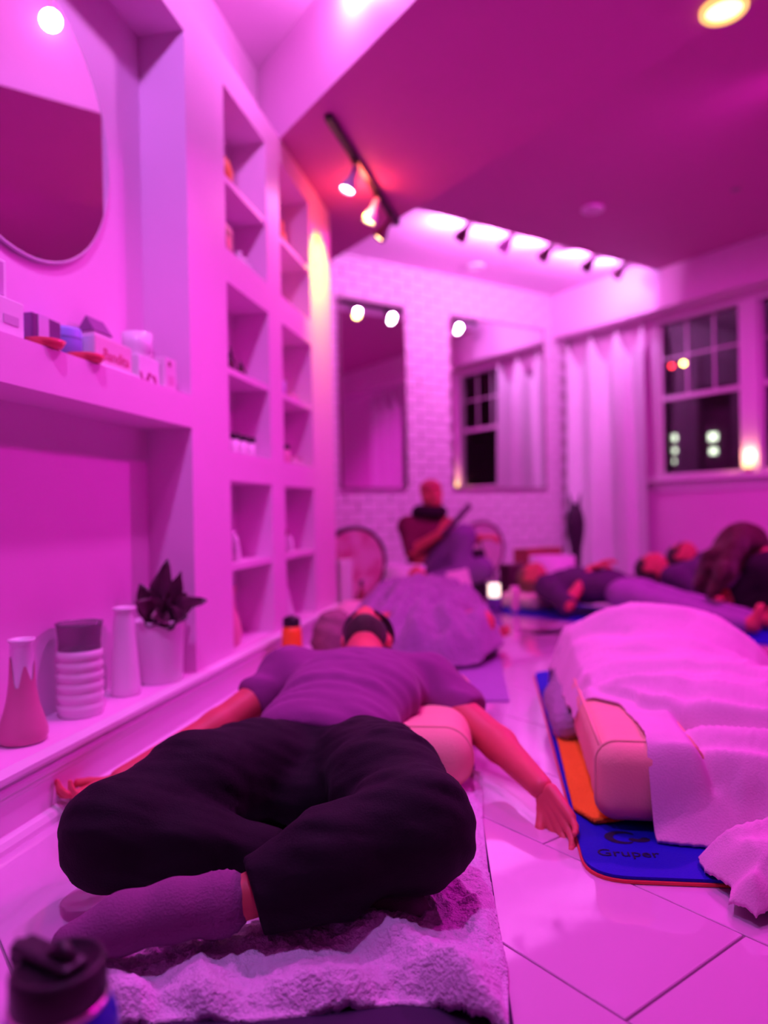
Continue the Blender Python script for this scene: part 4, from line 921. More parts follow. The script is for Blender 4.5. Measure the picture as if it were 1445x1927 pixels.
def cr_h(X, Y):
    d = poly_dist(X, Y, cpoly)
    h = np.full(X.shape, .030)
    def mx(a, b): return smin(a, b, -.05) if False else np.where(np.abs(a - b) < .08, np.maximum(a, b) + (.08 - np.abs(a - b)) ** 2 / (4 * .08), np.maximum(a, b))
    for e in (sm_el(X, Y, .90, 2.48, .42, .46, .355), sm_el(X, Y, .86, 2.02, .36, .40, .275), sm_el(X, Y, 1.22, 1.80, .42, .36, .285), sm_el(X, Y, .88, 1.70, .34, .27, .205), sm_el(X, Y, .63, 2.10, .16, .32, .215, p=4), sm_el(X, Y, .78, 1.58, .26, .13, .13), sm_el(X, Y, 1.0, 1.36, .36, .2, .10)): h = mx(h, e)
    q = lambda s: vnoise(X * 3 + s, Y * 3)
    h += ridge(X, Y, [(.585, 1.87), (.70, 1.76), (.95, 1.60), (1.2, 1.52)], .030, .028) + ridge(X, Y, [(.62, 1.95), (.80, 1.88), (1.1, 1.70)], .018, .03)
    h -= ridge(X, Y, [(.60, 1.80), (.74, 1.69), (.98, 1.545)], .030, .022)
    h += ridge(X, Y, [(.56, 1.62), (.62, 1.58), (.74, 1.53), (.90, 1.47)], .028, .025) - ridge(X, Y, [(.585, 1.56), (.70, 1.505)], .02, .018)
    h += ridge(X, Y, [(.60, 2.35), (.75, 2.22), (1.0, 2.12)], .016, .04) + ridge(X, Y, [(.62, 2.2), (.78, 2.1), (1.1, 1.95)], .014, .035)
    h += ridge(X, Y, [(.60, 1.41), (.66, 1.38), (.80, 1.40)], .036, .034) + ridge(X, Y, [(.60, 1.335), (.68, 1.30), (.80, 1.30)], .034, .034) + ridge(X, Y, [(.60, 1.24), (.615, 1.23)], .040, .032) + ridge(X, Y, [(.68, 1.24), (.76, 1.22), (.9, 1.2)], .05, .028)
    h += .010 * np.sin((X * 5 + Y * 14) * 2.2 + 2.5 * q(1.0)) * np.clip(h * 6, 0, 1) + .012 * q(4.0) * np.clip(h * 5, 0, 1)
    wv = (X * .55 + Y * .83); wu = (X * .83 - Y * .55)
    h += .011 * (1 - 2 * np.abs(vnoise(wv * 11, wu * 2.2 + 4))) * np.clip(h * 5, 0, 1) + .006 * (1 - 2 * np.abs(vnoise(wu * 16 + 3, wv * 4))) * np.clip(h * 5, 0, 1)
    h += ridge(X, Y, [(.60, 2.52), (.72, 2.42), (.95, 2.36)], .018, .03) - ridge(X, Y, [(.60, 2.42), (.75, 2.32)], .016, .025)
    h += .0014 * np.sin(wu * 420 + 3 * vnoise(X * 30, Y * 30)) + .0012 * vnoise(X * 110, Y * 110)
    edge = np.clip(d / .075, 0, 1); edge = np.clip(d / .055, 0, 1) ** .85; h = .014 + (h - .014) * np.where((X < .62) & (Y > 1.9), .55 + .45 * edge, edge)
    # lie on the bolster where it runs underneath
    ca, sa = .9858, .1676; u = (X - .618) * ca - (Y - 1.93) * sa; v = (X - .618) * sa + (Y - 1.93) * ca
    hb = .206 * np.clip(1 - (np.maximum(np.abs(u) - .075, 0) / .055) ** 2, 0, 1) ** .5 * np.clip(1 - (np.maximum(np.abs(v) - .375, 0) / .045) ** 2, 0, 1) ** .5
    hb = hb + .006 * vnoise(X * 20, Y * 20) * (hb > .1)
    return np.maximum(np.maximum(h, hb), .014)
V, F = drape(cpoly, cr_h, .006, .006, relax=.8); wlink('blanket_cloth', npmesh(V, F), MUSLIN, mbl)
bolster('bolster', np.array([.618, 1.93, .112]), (.17, 1, 0), (.112, .40, .084), 'peach boxy bolster half covered by the cream blanket', BOLST, box=True)
# orange towel and blue mat
ot = empty('towel', (.55, 1.9, .014), 0, 'folded orange towel under the boxy peach bolster', 'towel')
V, F = drape([(.415, 1.66), (.44, 1.585), (.62, 1.62), (.72, 2.3), (.61, 2.46), (.545, 2.46)], lambda X, Y: .026 + .004 * vnoise(X * 25, Y * 12) + .0015 * vnoise(X * 120, Y * 120), .008, .011); wlink('towel_cloth', npmesh(V, F), ORANGE, ot)
bm_ = empty('yoga_mat', (.85, 2.2, 0), 0, 'blue mat with printed logo under the boxy bolster', 'mat')
gpoly = [(.368, 1.375), (.975, 1.30), (1.19, 3.05), (.625, 3.12)]
wlink('mat_top', slab(gpoly, .006, .0125, .085), BLUE, bm_)
g2 = [(x + (.004 if i in (1, 2) else -.004), y + (-.004 if i < 2 else .004)) for i, (x, y) in enumerate(gpoly)]
wlink('mat_underside', slab(g2, .0005, .0062, .088), RED, bm_)
lx, ly = onh(1180, 1607, .0125)[:2]; la = math.atan2(-.075, .607)
lt = text_mesh('Gruper', .040, .0006); wlink('logo_lettering', lt, NAVY, None)
lo_ = bpy.data.objects[-1] if False else [o for o in bpy.data.objects if o.name.startswith('logo_lettering')][0]
lo_.parent = bm_; lo_.location = (lx - .85, ly - 2.2 - .012, .0132); lo_.rotation_euler = (0, 0, la); lo_.scale = (1.0, 1.0, 1.0)
em = MB(); ex, ey = onh(1185, 1582, .0125)[:2]
def arcband(r0, r1, a0, a1, sx, ox=0, oy=0, n=20):
    vs = []; 
    for k in range(n + 1):
        a = a0 + (a1 - a0) * k / n; w_ = math.sin(math.pi * k / n) ** .5
        for r in (r0, r0 + (r1 - r0) * w_): vs.append((ox + sx * r * math.cos(a), oy + r * math.sin(a), 0))
    em.add(vs, [(2 * k, 2 * k + 1, 2 * k + 3, 2 * k + 2) for k in range(n)])
arcband(.020, .034, math.radians(40), math.radians(300), 1.25, -.005, 0); arcband(.006, .021, math.radians(200), math.radians(370), 1.6, .018, .002)
eo = link('logo_emblem', em.me(), NAVY, bm_); eo.location = (ex - .85, ey - 2.2 + .012, .0134); eo.rotation_euler = (0, 0, la)

# ------------------------------------------------ person under the grey fluffy blanket
p3 = empty('person', (.2, 3.7, 0), 0, 'person behind the first sleeper, under a grey fluffy blanket with a hand out', 'person')
hs3, hh3, hcut3, hm3, nk3 = head_prims((.20, 4.62, .24), (.1, .95, -.1), (0, .1, .95))
w3 = np.array([.545, 3.86, .07])
b3 = [('e', (.2, 3.55, .15), (.14, .13, .08), None), ('e', (.2, 3.85, .18), (.14, .18, .09), None), ('e', (.2, 4.12, .2), (.15, .18, .10), None), ('c', (.03, 4.28, .19), (.38, 4.28, .19), .06, .06), ('c', (.2, 4.38, .2), nk3, .055, .05), ('c', nk3, (.2, 4.62, .24), .05, .05),
      *chain([np.array([.38, 4.28, .19]), np.array([.52, 4.10, .10]), w3], [.05, .045, .03]), *chain([np.array([.12, 3.55, .14]), np.array([-.08, 3.40, .17]), np.array([.2, 3.3, .05])], [.08, .06, .04]), *chain([np.array([.28, 3.55, .14]), np.array([.44, 3.42, .17]), np.array([.2, 3.28, .05])], [.08, .06, .04])] + hs3
part('body', b3, SKIN, p3, .013, .03, extra=[(hand_prims(w3, (.06, -.12, -.02), (.1, .1, .95), 1, (28, 32, 34, 36)), .005, .01)]); part('hair', hh3, BROWNHAIR, p3, .012, .02, cut=hcut3)
part('sleeve', [('c', (.38, 4.28, .19), (.50, 4.12, .115), .07, .062)], mat('pale_pink_jersey', (.75, .45, .5), .9), p3, .012, .03)
fb_ = empty('fluffy_blanket', (.2, 3.6, .012), 0, 'grey fluffy blanket heaped over the sleeper on the violet mat', 'blanket')
fpoly = [(-.10, 3.28), (.05, 3.20), (.25, 3.14), (.42, 3.20), (.55, 3.42), (.585, 3.62), (.56, 3.80), (.50, 4.02), (.36, 4.2), (.10, 4.22), (-.12, 4.1), (-.22, 3.7)]
def fl_h(X, Y):
    h = .04 + 0 * X
    for e in (sm_el(X, Y, .19, 3.80, .40, .46, .345), sm_el(X, Y, .20, 3.50, .37, .34, .275), sm_el(X, Y, .42, 3.52, .2, .3, .19)): h = np.where(np.abs(h - e) < .08, np.maximum(h, e) + (.08 - np.abs(h - e)) ** 2 / .32, np.maximum(h, e))
    h += .024 * np.sin((X * 1.6 - Y) * 26 + 3 * vnoise(X * 5, Y * 5)) * np.clip(h * 5, 0, 1) + .016 * vnoise(X * 16, Y * 16) + .012 * vnoise(X * 45, Y * 45, 3) + .005 * vnoise(X * 90, Y * 90, 7)
    e_ = np.clip(poly_dist(X, Y, fpoly) / .05, 0, 1); return np.maximum(.018 + (h - .018) * e_ ** .5, .018)
V, F = drape(fpoly, fl_h, .010, .010, relax=.6); wlink('blanket_pile', npmesh(V, F), FLUFF, fb_)
vm = empty('yoga_mat', (.2, 3.5, 0), 0, 'violet mat under the grey fluffy blanket', 'mat')
wlink('mat_foam', slab([(-.16, 2.71), (.442, 2.66), (.64, 4.45), (.04, 4.52)], .001, .009, .012), PURPLE, vm)
cu = empty('cushion', (-.245, 3.28, 0), 0, 'round brown fuzzy cushion by the baseboard behind the first sleeper', 'cushion')
V, F = sculpt([('e', (-.245, 3.28, .13), (.095, .10, .128), None), ('e', (-.22, 3.3, .2), (.07, .07, .07), None)], .01, .04, mod=folds((.3, .2, 1), 30, .008, 5)); wlink('cushion_cover', npmesh(V, F), mat('brown_boucle', (.30, .15, .19), 1.0, bump=1.0, bscale=60, vary=.3, vscale=30), cu)
pi = empty('pillow', (-.07, 4.05, 0), 0, 'pale pink pillow lying behind the brown fuzzy cushion', 'pillow')
V, F = sculpt([('b', (-.09, 4.05, .11), (.20, .16, .10), .09, None)], .014, .02, mod=folds((1, .4, 0), 12, .008, 6)); wlink('pillow_cover', npmesh(V, F), mat('pink_cotton', (.85, .55, .58), .9), pi)

# ================================================================== the group on the long blue mat
MF = Frame((.71, 5.07), (.634, -.773))
def M(u, v, z): return MF.p(u, v, z)
bmat = empty('yoga_mat', M(.93, .3, 0), MF.ang, 'long blue mat running toward the altar', 'mat')
q = [M(0, 0, 0)[:2], M(1.86, 0, 0)[:2], M(1.86, .62, 0)[:2], M(0, .62, 0)[:2]]
wlink('mat_foam', slab(q, .001, .011, .03), BLUE, bmat)
UD = MF.x; PD = MF.y; Z = np.array([0, 0, 1.0])
PLUM = mat('dark_plum_fleece', (.10, .055, .12), .95, bump=.4, bscale=80, vary=.2); VIOL = mat('violet_leggings', (.33, .18, .38), .8, vary=.1); DARKC = mat('near_black_knit', (.03, .018, .03), .9, vary=.2)
def lying(label, u0, v0, zh, skin, hair_m, top, bottoms, lift=.0, knees=.0, len_=1.62, arm=True, mask=True, legs=True, es=.27):
    root = empty('person', M(u0 + .8, v0, 0), MF.ang, label, 'person')
    hc = M(u0, v0, zh); hs, hh, hcut, hm, nk = head_prims(hc, -UD * .95 + Z * .12, Z * .95 + UD * .2)
    sh = M(u0 + .26, v0, zh - .04); ch = M(u0 + .38, v0, zh - .03); be = M(u0 + .58, v0, .15 + lift * .5); pe = M(u0 + .78, v0, .13 + lift * .3)
    s1, s2 = sh - PD * .17, sh + PD * .17; e1, e2 = M(u0 + .50, v0 - es, .10), M(u0 + .5, v0 + es - .01, .10)
    w1 = M(u0 + .52, v0 - .04, zh + .09) if arm else M(u0 + .74, v0 - es, .06); w2 = M(u0 + .55, v0 + .10, zh + .08)
    R = np.stack([UD, PD, Z], 1)
    h1, h2 = pe - PD * .09, pe + PD * .09; k1 = M(u0 + 1.16, v0 - .10, .10 + knees); k2 = M(u0 + 1.16, v0 + .09, .10 + knees * .8); a1 = M(u0 + len_ - .06, v0 - .10, .06); a2 = M(u0 + len_ - .06, v0 + .09, .06)
    body = [('e', ch, (.19, .15, .10), R), ('e', be, (.17, .14, .09), R), ('e', pe, (.13, .15, .09), R), ('c', s1, s2, .06, .06), ('c', sh, nk, .055, .05), ('c', nk, hc, .05, .05),
            *chain([s1, e1, w1], [.05, .042, .028]), *chain([s2, e2, w2], [.05, .042, .028])] + hs
    if legs: body += chain([h1, k1, a1], [.075, .055, .035]) + chain([h2, k2, a2], [.075, .055, .035]) + [('c', a1, a1 + UD * .04 + Z * .10, .034, .024), ('c', a2, a2 + UD * .04 + Z * .10, .034, .024)]
    ex = [(hand_prims(w1, (w1 - e1) * .3 + UD * .1 - PD * .02, -Z + UD * .1, -1, (16, 18, 20, 22)), .006, .01)]
    part('body', body, skin, root, .013, .025, extra=ex)
    part('hair', hh, hair_m, root, .010, .02, cut=hcut)
    if mask: part('eye_mask', hm, mat('black_mask_cloth', (.02, .012, .02), .7), root, .009, .01)
    tp = [('e', ch, (.205, .175, .118), R), ('e', be, (.19, .165, .108), R), ('c', s1, s2, .078, .078), ('c', s1, e1, .075, .062), ('c', s2, e2, .075, .062), ('e', (ch + be) / 2, (.18, .17, .115), R)]
    part('top', tp, top, root, .012, .04, mod=folds(UD + PD * .2, 14, .008, u0 * 7), cut=[(e1 + vn(e1 - s1) * .03, vn(e1 - s1), .12), (e2 + vn(e2 - s2) * .03, vn(e2 - s2), .12)])
    if legs:
        lg = [('e', pe, (.16, .17, .105), R), *chain([h1, k1, a1 - UD * .05], [.095, .075, .05]), *chain([h2, k2, a2 - UD * .05], [.095, .075, .05])]
        part('leggings', lg, bottoms, root, .012, .03, mod=folds(UD, 16, .005, u0 * 3))
    return root
lying('person lying on the long blue mat in plum top and violet leggings, hand on belly', .14, .30, .22, SKIN, BROWNHAIR, PLUM, VIOL, lift=.1, knees=.0, mask=False)
lying('person with black hair lying behind the one on the long blue mat', .66, .97, .27, SKIN, HAIR, PLUM, DARKC, lift=.05, arm=False, es=.17, mask=False, len_=1.4)
lying('person with an eye mask lying nearest the window wall', .60, 1.50, .325, SKIN, HAIR, PLUM, DARKC, lift=.1, arm=False, es=.17, len_=1.4)
for (u, v, zt, lab) in ((.62, .97, .165, 'grey cushion under the head of the black-haired person'), (.56, 1.50, .215, 'tall pale cushion under the head of the eye-masked person'), (.12, .30, .115, 'pink cushion under the head of the person on the long blue mat')):
    c_ = empty('cushion', M(u, v, 0), MF.ang, lab, 'cushion'); V, F = sculpt([('b', M(u, v, zt / 2 + .003), np.array([.17, .15, zt / 2]), min(.05, zt * .42), np.stack([UD, PD, Z], 1))], .014, .02)
    wlink('cushion_cover', npmesh(V, F), {'g': mat('grey_cotton', (.4, .3, .4), .9), 't': mat('pale_cotton', (.8, .68, .74), .9), 'p': mat('pink_cotton', (.85, .55, .58), .9)}[lab[0]], c_)
# long-haired person at the side
pd_ = empty('person', M(1.52, .62, 0), MF.ang, 'person with long brown hair in black, leaning low beside the window wall', 'person')
hcD = M(1.48, .62, .46); hsD, hhD, hcutD, _m, nkD = head_prims(hcD, vn(Z * .6 - UD * .5), vn(-UD * .6 - Z * .5 - PD * .1))
RD = np.stack([UD, PD, Z], 1)
bD = [('e', M(1.78, .63, .20), (.17, .14, .13), RD), ('e', M(1.66, .62, .30), (.14, .14, .12), RD), ('c', M(1.60, .52, .34), M(1.60, .71, .34), .06, .06), ('c', M(1.58, .63, .37), nkD, .055, .05), ('c', nkD, hcD, .05, .05),
      *chain([M(1.60, .53, .34), M(1.48, .52, .18), M(1.34, .54, .06)], [.05, .042, .03]), *chain([M(1.60, .70, .34), M(1.48, .71, .18), M(1.36, .70, .06)], [.05, .042, .03]), *chain([M(1.80, .58, .16), M(1.52, .56, .10), M(1.86, .54, .06)], [.08, .06, .04]), *chain([M(1.80, .70, .16), M(1.52, .72, .10), M(1.86, .72, .06)], [.08, .06, .04])] + hsD
part('body', bD, SKIN, pd_, .014, .03)
part('black_clothes', [('e', M(1.78, .63, .20), (.19, .155, .15), RD), ('e', M(1.66, .62, .31), (.16, .155, .14), RD), ('c', M(1.60, .53, .34), M(1.60, .70, .34), .078, .078), ('c', M(1.60, .53, .34), M(1.49, .52, .19), .07, .06), ('c', M(1.60, .70, .34), M(1.49, .71, .19), .07, .06),
     *chain([M(1.80, .58, .17), M(1.52, .56, .11), M(1.84, .54, .07)], [.09, .075, .055]), *chain([M(1.80, .70, .17), M(1.52, .72, .11), M(1.84, .72, .07)], [.09, .075, .055])], DARKC, pd_, .013, .04, mod=folds(Z, 14, .006, 2))
def strands(P, D):
    near = np.abs(D) < .04; Qn = P[near]; a = Qn @ UD; b = Qn @ PD; D = D.copy(); D[near] += (.010 * np.sin(b * 95 + 4 * vnoise(a * 9, b * 14, Qn[:, 2] * 9)) + .006 * vnoise(b * 60, a * 20, Qn[:, 2] * 12)).astype(np.float32); return D
part('long_hair', hhD + [('e', M(1.44, .60, .46), (.11, .115, .11), RD), *chain([M(1.46, .56, .50), M(1.36, .50, .38), M(1.27, .46, .22)], [.085, .075, .04]), *chain([M(1.44, .64, .50), M(1.33, .60, .36), M(1.25, .56, .20)], [.085, .07, .04]), *chain([M(1.50, .52, .49), M(1.46, .42, .33), M(1.40, .36, .2)], [.07, .06, .03])], mat('dark_brown_hair', (.09, .03, .03), .4, bump=.8, bscale=60, vary=.5, vscale=25, stretch=(1, 1, 8)), pd_, .011, .03, mod=strands)
# phone on the floor
ph = empty('phone', onh(1028, 1191, 0.0), math.radians(12), 'black phone lying on the tiles near the long blue mat', 'phone')
mb = MB(); mb.box(-.078, .078, -.038, .038, .001, .010); link('phone_case', mb.me(bevel=.006), BLK, ph); mb = MB(); mb.box(-.072, .072, -.034, .034, .0101, .0106); link('screen', mb.me(), mat('dark_screen', (.01, .01, .012), .1), ph)

# ================================================================== musician by the brick wall
mu = empty('person', at(815, 1090, 5.45) * np.array([1, 1, 0]), 0, 'seated musician in dark hooded top and red beanie by the brick wall', 'person')
Y0 = 5.75
A = lambda px, py, dy=0.0: at(px, py, Y0 + dy)
hcM = A(812, 933); hsM, hhM, hcutM, _m, nkM = head_prims(hcM, (0, 0.05, 1), (.55, -.83, -.15), .98)
hipM = A(805, 1080); chM = A(800, 1010); shl, shr = A(768, 990), A(838, 992, .05); el1 = A(776, 1036, -.12); wr1 = A(828, 1004, -.25); el2 = A(862, 1034, -.05); wr2 = A(902, 1012, -.20)
kn1, an1 = A(872, 1010, -.30), A(862, 1088, -.30); kn2, an2 = A(905, 1072, -.35), A(800, 1100, -.32)
bM = [('e', hipM, (.16, .13, .12), None), ('e', A(802, 1045), (.14, .11, .14), None), ('e', chM, (.16, .11, .15), None), ('c', shl, shr, .06, .06), ('c', A(803, 975), nkM, .055, .05), ('c', nkM, hcM, .05, .05), *chain([shl, el1, wr1], [.052, .045, .032]), *chain([shr, el2, wr2], [.052, .045, .032]),
      *chain([hipM, kn1, an1], [.08, .06, .04]), *chain([hipM, kn2, an2], [.08, .06, .04])] + hsM
part('body', bM, SKIN, mu, .014, .03, extra=[(hand_prims(wr1, A(846, 988, -.27) - wr1, (.5, .3, .3), 1, (35, 38, 40, 42)), .006, .01), (hand_prims(wr2, A(925, 1010, -.22) - wr2, (0, .2, -1), 1, (25, 28, 30, 32)), .006, .01)])
HOOD = mat('dark_maroon_fleece', (.20, .03, .08), .95, vary=.2); 
hoodp = [('e', A(804, 1045), (.165, .135, .16), None), ('e', chM, (.175, .13, .16), None), ('c', shl, shr, .080, .080), ('c', shl, el1, .082, .070), ('c', shr, el2, .080, .066), ('e', hipM + np.array([0, 0, .03]), (.18, .15, .11), None)]
part('hooded_top', hoodp, HOOD, mu, .013, .04, mod=folds(Z, 14, .008, 3), cut=[(el1 + vn(el1 - shl) * .03, vn(el1 - shl), .11), (el2 + vn(el2 - shr) * .03, vn(el2 - shr), .11)])
scf = MB(); scf.tube([tuple(A(808, 966) + np.array([.095 * math.cos(a), .085 * math.sin(a) - .01, .012 * math.sin(2 * a + 1) - .02 * math.sin(a)])) for a in np.linspace(0, 2 * math.pi, 24, endpoint=False)], .048, 12, closed=True); wlink('scarf', scf.me(), mat('black_scarf_knit', (.035, .012, .03), .95), mu)
part('beanie', [('e', hcM + np.array([-.005, .01, .055]), (.088, .100, .075), None)], mat('red_knit', (.62, .12, .16), .95, bump=.6, bscale=80), mu, .010, .02, cut=[(hcM + np.array([0, 0, .035]), np.array([.10, -.20, -.95]))])
part('trousers', [*chain([hipM, kn1, an1], [.115, .095, .075]), *chain([hipM, kn2, an2], [.115, .09, .07])], mat('violet_cotton', (.26, .12, .32), .9, vary=.15), mu, .013, .03, mod=folds((.3, 0, 1), 18, .008, 8))
fl_ = empty('flute', A(838, 1002, -.28), 0, 'dark wooden flute held up by the musician', 'flute')
mb = MB(); mb.tube([tuple(A(832, 1008, -.29)), tuple(A(856, 982, -.28)), tuple(A(884, 950, -.26))], [.018, .022, .026], 12); wlink('flute_tube', mb.me(), mat('dark_violet_wood', (.12, .04, .12), .4), fl_)
for k in range(4):
    pa_ = A(852 + 7 * k, 986 - 8 * k, -.305); mb = MB(); mb.lathe([(.0, .004), (.006, .003), (.007, 0)], 8, tuple(pa_), cap=False); wlink('finger_hole', mb.me(), BLK, fl_)
bg = empty('bag', A(898, 1078, -.05) * np.array([1, 1, 0]), 0, 'black bag beside the musician in front of the pale gong', 'bag')
bz = A(897, 1040, .0)
V, F = sculpt([('b', (bz[0], bz[1], .20), (.07, .06, .20), .035, None)], .013, .02, mod=folds(Z, 16, .006, 5)); wlink('bag_body', npmesh(V, F), BLK, bg)
mb = MB(); mb.tube([(bz[0] - .04, bz[1], .39), (bz[0] - .03, bz[1], .46), (bz[0] + .03, bz[1], .46), (bz[0] + .04, bz[1], .39)], .008, 8); wlink('bag_handle', mb.me(), BLK, bg)

# ================================================================== altar things along the brick wall
def drum(name, c, r, label, rim_m, skin_m, lean=.12):
    root = empty(name, (c[0], c[1], 0), BW.ang, label, 'drum')
    T = Matrix.Translation((0, 0, c[2])) @ Matrix.Rotation(-lean, 4, 'X')
    def ring(rr, rad, yy): mb = MB(); mb.tube([tuple(T @ Vector((rr * math.cos(a), yy, rr * math.sin(a)))) for a in np.linspace(0, 2 * math.pi, 56, endpoint=False)], rad, 8, closed=True); return mb
    link('rim', ring(r, .014, -.02).me(), rim_m, root); link('rim_back', ring(r, .010, .03).me(), rim_m, root)
    mb = MB(); n = 48; mb.add([tuple(T @ Vector((0, -.012, 0)))] + [tuple(T @ Vector((r * math.cos(2 * math.pi * k / n), -.02, r * math.sin(2 * math.pi * k / n)))) for k in range(n)], [(0, k + 1, (k + 1) % n + 1) for k in range(n)], True)
    link('drum_skin', mb.me(), skin_m, root)
    for sx in (-.6, .6): mb = MB(); z_ = c[2] - r * .8; mb.tube([(sx * r, -.05, .0), (sx * r, -.02, z_ + .01), (sx * r, .06, .0)], .009, 6); link('stand_leg', mb.me(), BLACKM, root)
    return root
def skinmat(name, c1, c2, sc):
    m = mat(name, c1, .6, vary=0); nt = m.node_tree; b = nt.nodes['Principled BSDF']; nz = nt.nodes.new('ShaderNodeTexNoise'); nz.inputs['Scale'].default_value = sc; nz.inputs['Detail'].default_value = 2
    tc = nt.nodes.new('ShaderNodeTexCoord'); nt.links.new(tc.outputs['Object'], nz.inputs['Vector']); cr_ = nt.nodes.new('ShaderNodeValToRGB'); cr_.color_ramp.elements[0].position = .42; cr_.color_ramp.elements[1].position = .58
    cr_.color_ramp.elements[0].color = (*c1, 1); cr_.color_ramp.elements[1].color = (*c2, 1); nt.links.new(nz.outputs['Fac'], cr_.inputs[0]); nt.links.new(cr_.outputs[0], b.inputs['Base Color']); return m
cL = at(664, 1062, 5.6); drum('frame_drum', cL, .282, 'large frame drum with black rim leaning near the shelf wall', mat('black_rim', (.02, .01, .015), .5), skinmat('blotched_hide', (.72, .24, .36), (.84, .52, .60), 7), lean=-.08)
cR = at(905, 1035, 7.05); drum('gong', cR, .27, 'pale gong with thin dark rim behind the musician', mat('plum_rim', (.22, .05, .16), .5), mat('pale_gong_metal', (.80, .52, .66), .45, metal=.2), lean=-.05)
def bowl(px0, px1, pyt, y, label):
    c = at((px0 + px1) / 2, pyt, y); r = (px1 - px0) / 2 / FPX * y; h = c[2] - .05
    root = empty('singing_bowl', (c[0], c[1], 0), 0, label, 'bowl', 'white crystal singing bowls')
    link('bowl_wall', lath([(.0, .05), (r * .55, .052), (r * .88, .075), (r * .98, .12), (r, h * .7), (r, h + .05), (r - .012, h + .05), (r - .014, h * .7), (r * .8, .10), (0, .08)], 40, cap=False), mat('frosted_crystal', (.90, .84, .87), .45, sss=.0), root)
    link('rubber_ring', lath([(r * .5, 0), (r * .62, .005), (r * .6, .055), (r * .45, .055)], 28, cap=False), BLK, root)
bowl(724, 800, 1064, 4.85, 'white crystal singing bowl nearest the frame drum'); bowl(996, 1081, 1046, 5.45, 'white crystal singing bowl in front of the dark sculpture')
wc = at(1012, 1052, 6.5); wbx = empty('wooden_box', (wc[0], wc[1], 0), BW.ang, 'red-brown wooden crate behind the singing bowl', 'crate')
mb = MB(); mb.box(-.21, .21, -.09, .09, .0, wc[2] + .10); link('crate_body', mb.me(bevel=.006), mat('red_wood', (.42, .09, .08), .5, vary=.2, vscale=6, stretch=(1, 8, 8), bump=.2, bscale=10), wbx)
for z in (.12, .24): mb = MB(); mb.box(-.212, .212, -.093, -.089, z, z + .012); link('slat_gap', mb.me(), MAROON, wbx)
sc_ = at(1084, 1060, 7.2); sx, sy = sc_[0], sc_[1]
sd = empty('sculpture', (sx, sy, 0), 0, 'tall dark slender sculpture with two pointed tips before the curtain', 'sculpture'); sd.scale = (1.2, 1.2, 1.04)
link('sculpture_body', lath([(.0, 0), (.055, 0), (.05, .02), (.042, .15), (.05, .30), (.072, .45), (.076, .54), (.060, .64), (.042, .70), (.0, .72)], 24, cap=False), mat('dark_bronze', (.035, .02, .04), .5), sd)
for s_ in (-1, 1): mb = MB(); mb.tube([(s_ * .022, 0, .66), (s_ * .036, 0, .74), (s_ * .050, 0, .82)], [.026, .014, .002], 8); link('tip', mb.me(), mat('dark_bronze', (.035, .02, .04), .5), sd)
bk = at(880, 1110, 4.75); cd = empty('card_stand', (bk[0], bk[1], 0), 0, 'tilted cream card with a round mark in front of the musician', 'card')
T = Matrix.Rotation(math.radians(-22), 4, 'X') @ Matrix.Rotation(math.radians(-10), 4, 'Y')
mb = MB(); mb.box(-.075, .075, -.006, .006, .10, .33, T); link('card', mb.me(bevel=.002, bseg=1), mat('cream_card', (.88, .74, .74), .7), cd)
mb = MB(); mb.lathe([(0, 0), (.022, 0), (.022, .002), (0, .002)], 16, cap=False); mb.v = [tuple(T @ (Matrix.Translation((0, -.008, .19)) @ Matrix.Rotation(math.pi / 2, 4, 'X')) @ Vector(v)) for v in mb.v]; link('round_mark', mb.me(), solid((.6, .25, .45)), cd)
mb = MB(); mb.tube([(-.04, .02, .12), (-.03, .12, .0)], .005, 6); mb.tube([(.04, .02, .12), (.03, .12, .0)], .005, 6); mb.tube([(-.05, -.02, .10), (-.05, -.03, .0)], .005, 6); mb.tube([(.05, -.02, .10), (.05, -.03, .0)], .005, 6); link('easel', mb.me(), BLACKM, cd)
cn = at(930, 1118, 5.0); ca_ = empty('candle', (cn[0], cn[1], 0), 0, 'glowing white candle glass on a small dark block', 'candle')
link('candle_block', lath([(.05, 0), (.05, .10), (.046, .105), (0, .106)], 20), mat('violet_block', (.12, .06, .3), .5), ca_)
link('candle_glass', lath([(.0, .108), (.036, .108), (.040, .12), (.040, .19), (.037, .195), (.034, .18), (0, .17)], 20, cap=False), mat('candle_white', (1, .95, .85), .5, emis=(1.0, .85, .6), estr=1.7, vary=0), ca_)
cb_ = at(967, 1090, 5.75); jb = empty('incense_box', (cb_[0], cb_[1], 0), BW.ang, 'low dark box between the candle and the singing bowl', 'box')
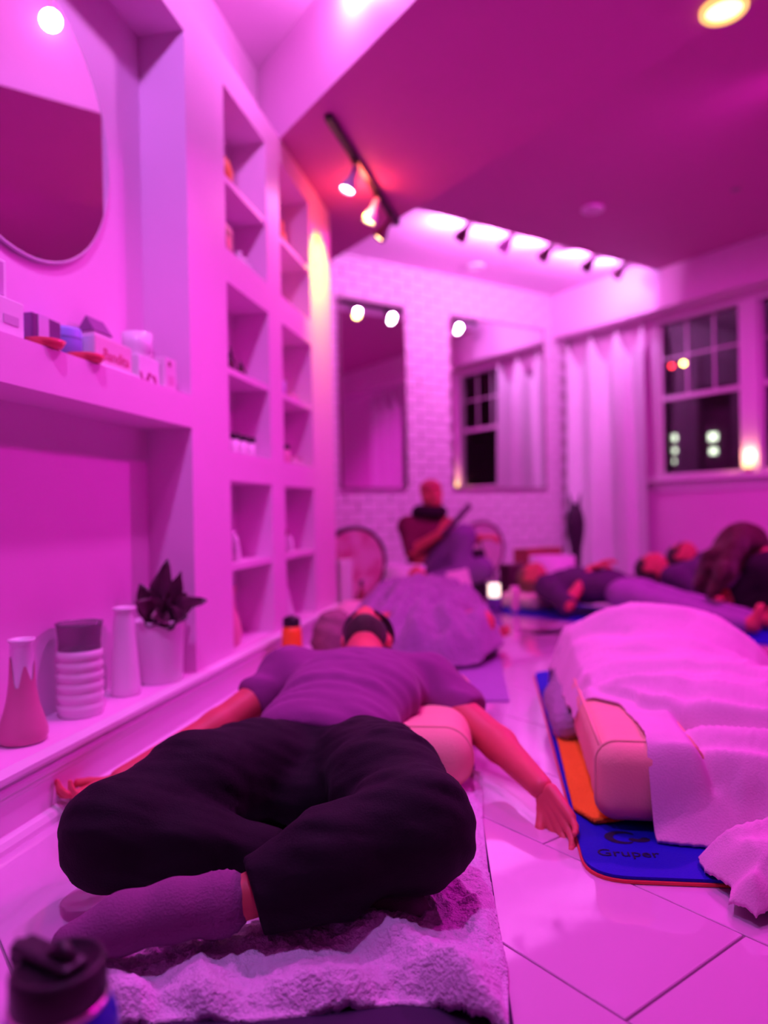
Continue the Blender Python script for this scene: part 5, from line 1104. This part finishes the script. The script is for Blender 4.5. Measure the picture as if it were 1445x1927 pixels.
mb = MB(); mb.box(-.10, .10, -.06, .06, 0, .26); link('box_body', mb.me(bevel=.006), solid((.09, .02, .05), .5), jb); mb = MB(); mb.box(-.102, .102, -.062, .062, .26, .275); link('box_lid', mb.me(bevel=.004), solid((.14, .03, .07), .5), jb)
rj = at(968, 1108, 4.95); j_ = empty('tea_light', (rj[0], rj[1], 0), 0, 'small pale tea light holder beside the pink cushion', 'candle'); link('holder', lath([(.02, 0), (.03, .05), (.032, .13), (.03, .18), (.027, .18), (.024, .1), (0, .09)], 18, cap=False), solid((.85, .55, .62), .3), j_)
pb = at(646, 1100, 4.72); pp_ = empty('plinth', (pb[0], pb[1], 0), BW.ang, 'narrow pale plinth at the end of the shelf wall', 'plinth'); mb = MB(); mb.box(-.045, .045, -.045, .045, 0, .40); link('plinth_block', mb.me(bevel=.006), CERAM, pp_)
ib = at(680, 1110, 4.7); ib_ = empty('amber_bottle', (ib[0], ib[1], 0), 0, 'small dark red bottle in front of the frame drum', 'bottle'); link('bottle_body', lath([(.03, 0), (.032, .01), (.032, .17), (.012, .21), (.012, .25), (0, .252)], 18), solid((.35, .06, .10), .3), ib_); link('cap', lath([(.014, .235), (.014, .265), (0, .266)], 12), BLK, ib_)
sb_ = at(663, 1118, 4.72); s2_ = empty('stone', (sb_[0], sb_[1], 0), 0, 'small dark stone on the floor before the frame drum', 'stone'); V, F = sculpt([('e', (sb_[0], sb_[1], .035), (.035, .03, .034), None)], .008, .02, mod=folds(Z, 30, .004, 1)); wlink('stone_body', npmesh(V, F), BLK, s2_)
# ---- ceiling lamp above the shelves, seen in the round mirror
cl_ = empty('ceiling_lamp', (-0.085, 2.83, 2.92), 0, 'small bright ceiling lamp reflected in the round mirror', 'ceiling light')
link('canopy', lath([(.0, -.001), (.045, -.002), (.045, -.014), (.012, -.020), (0, -.021)], 24, cap=False), TRIM, cl_)
mb = MB(); mb.tube([(0, 0, -.018), (0, 0, -.05), (0, 0, -.084)], [.006, .006, .012], 10); link('stem', mb.me(), TRIM, cl_)
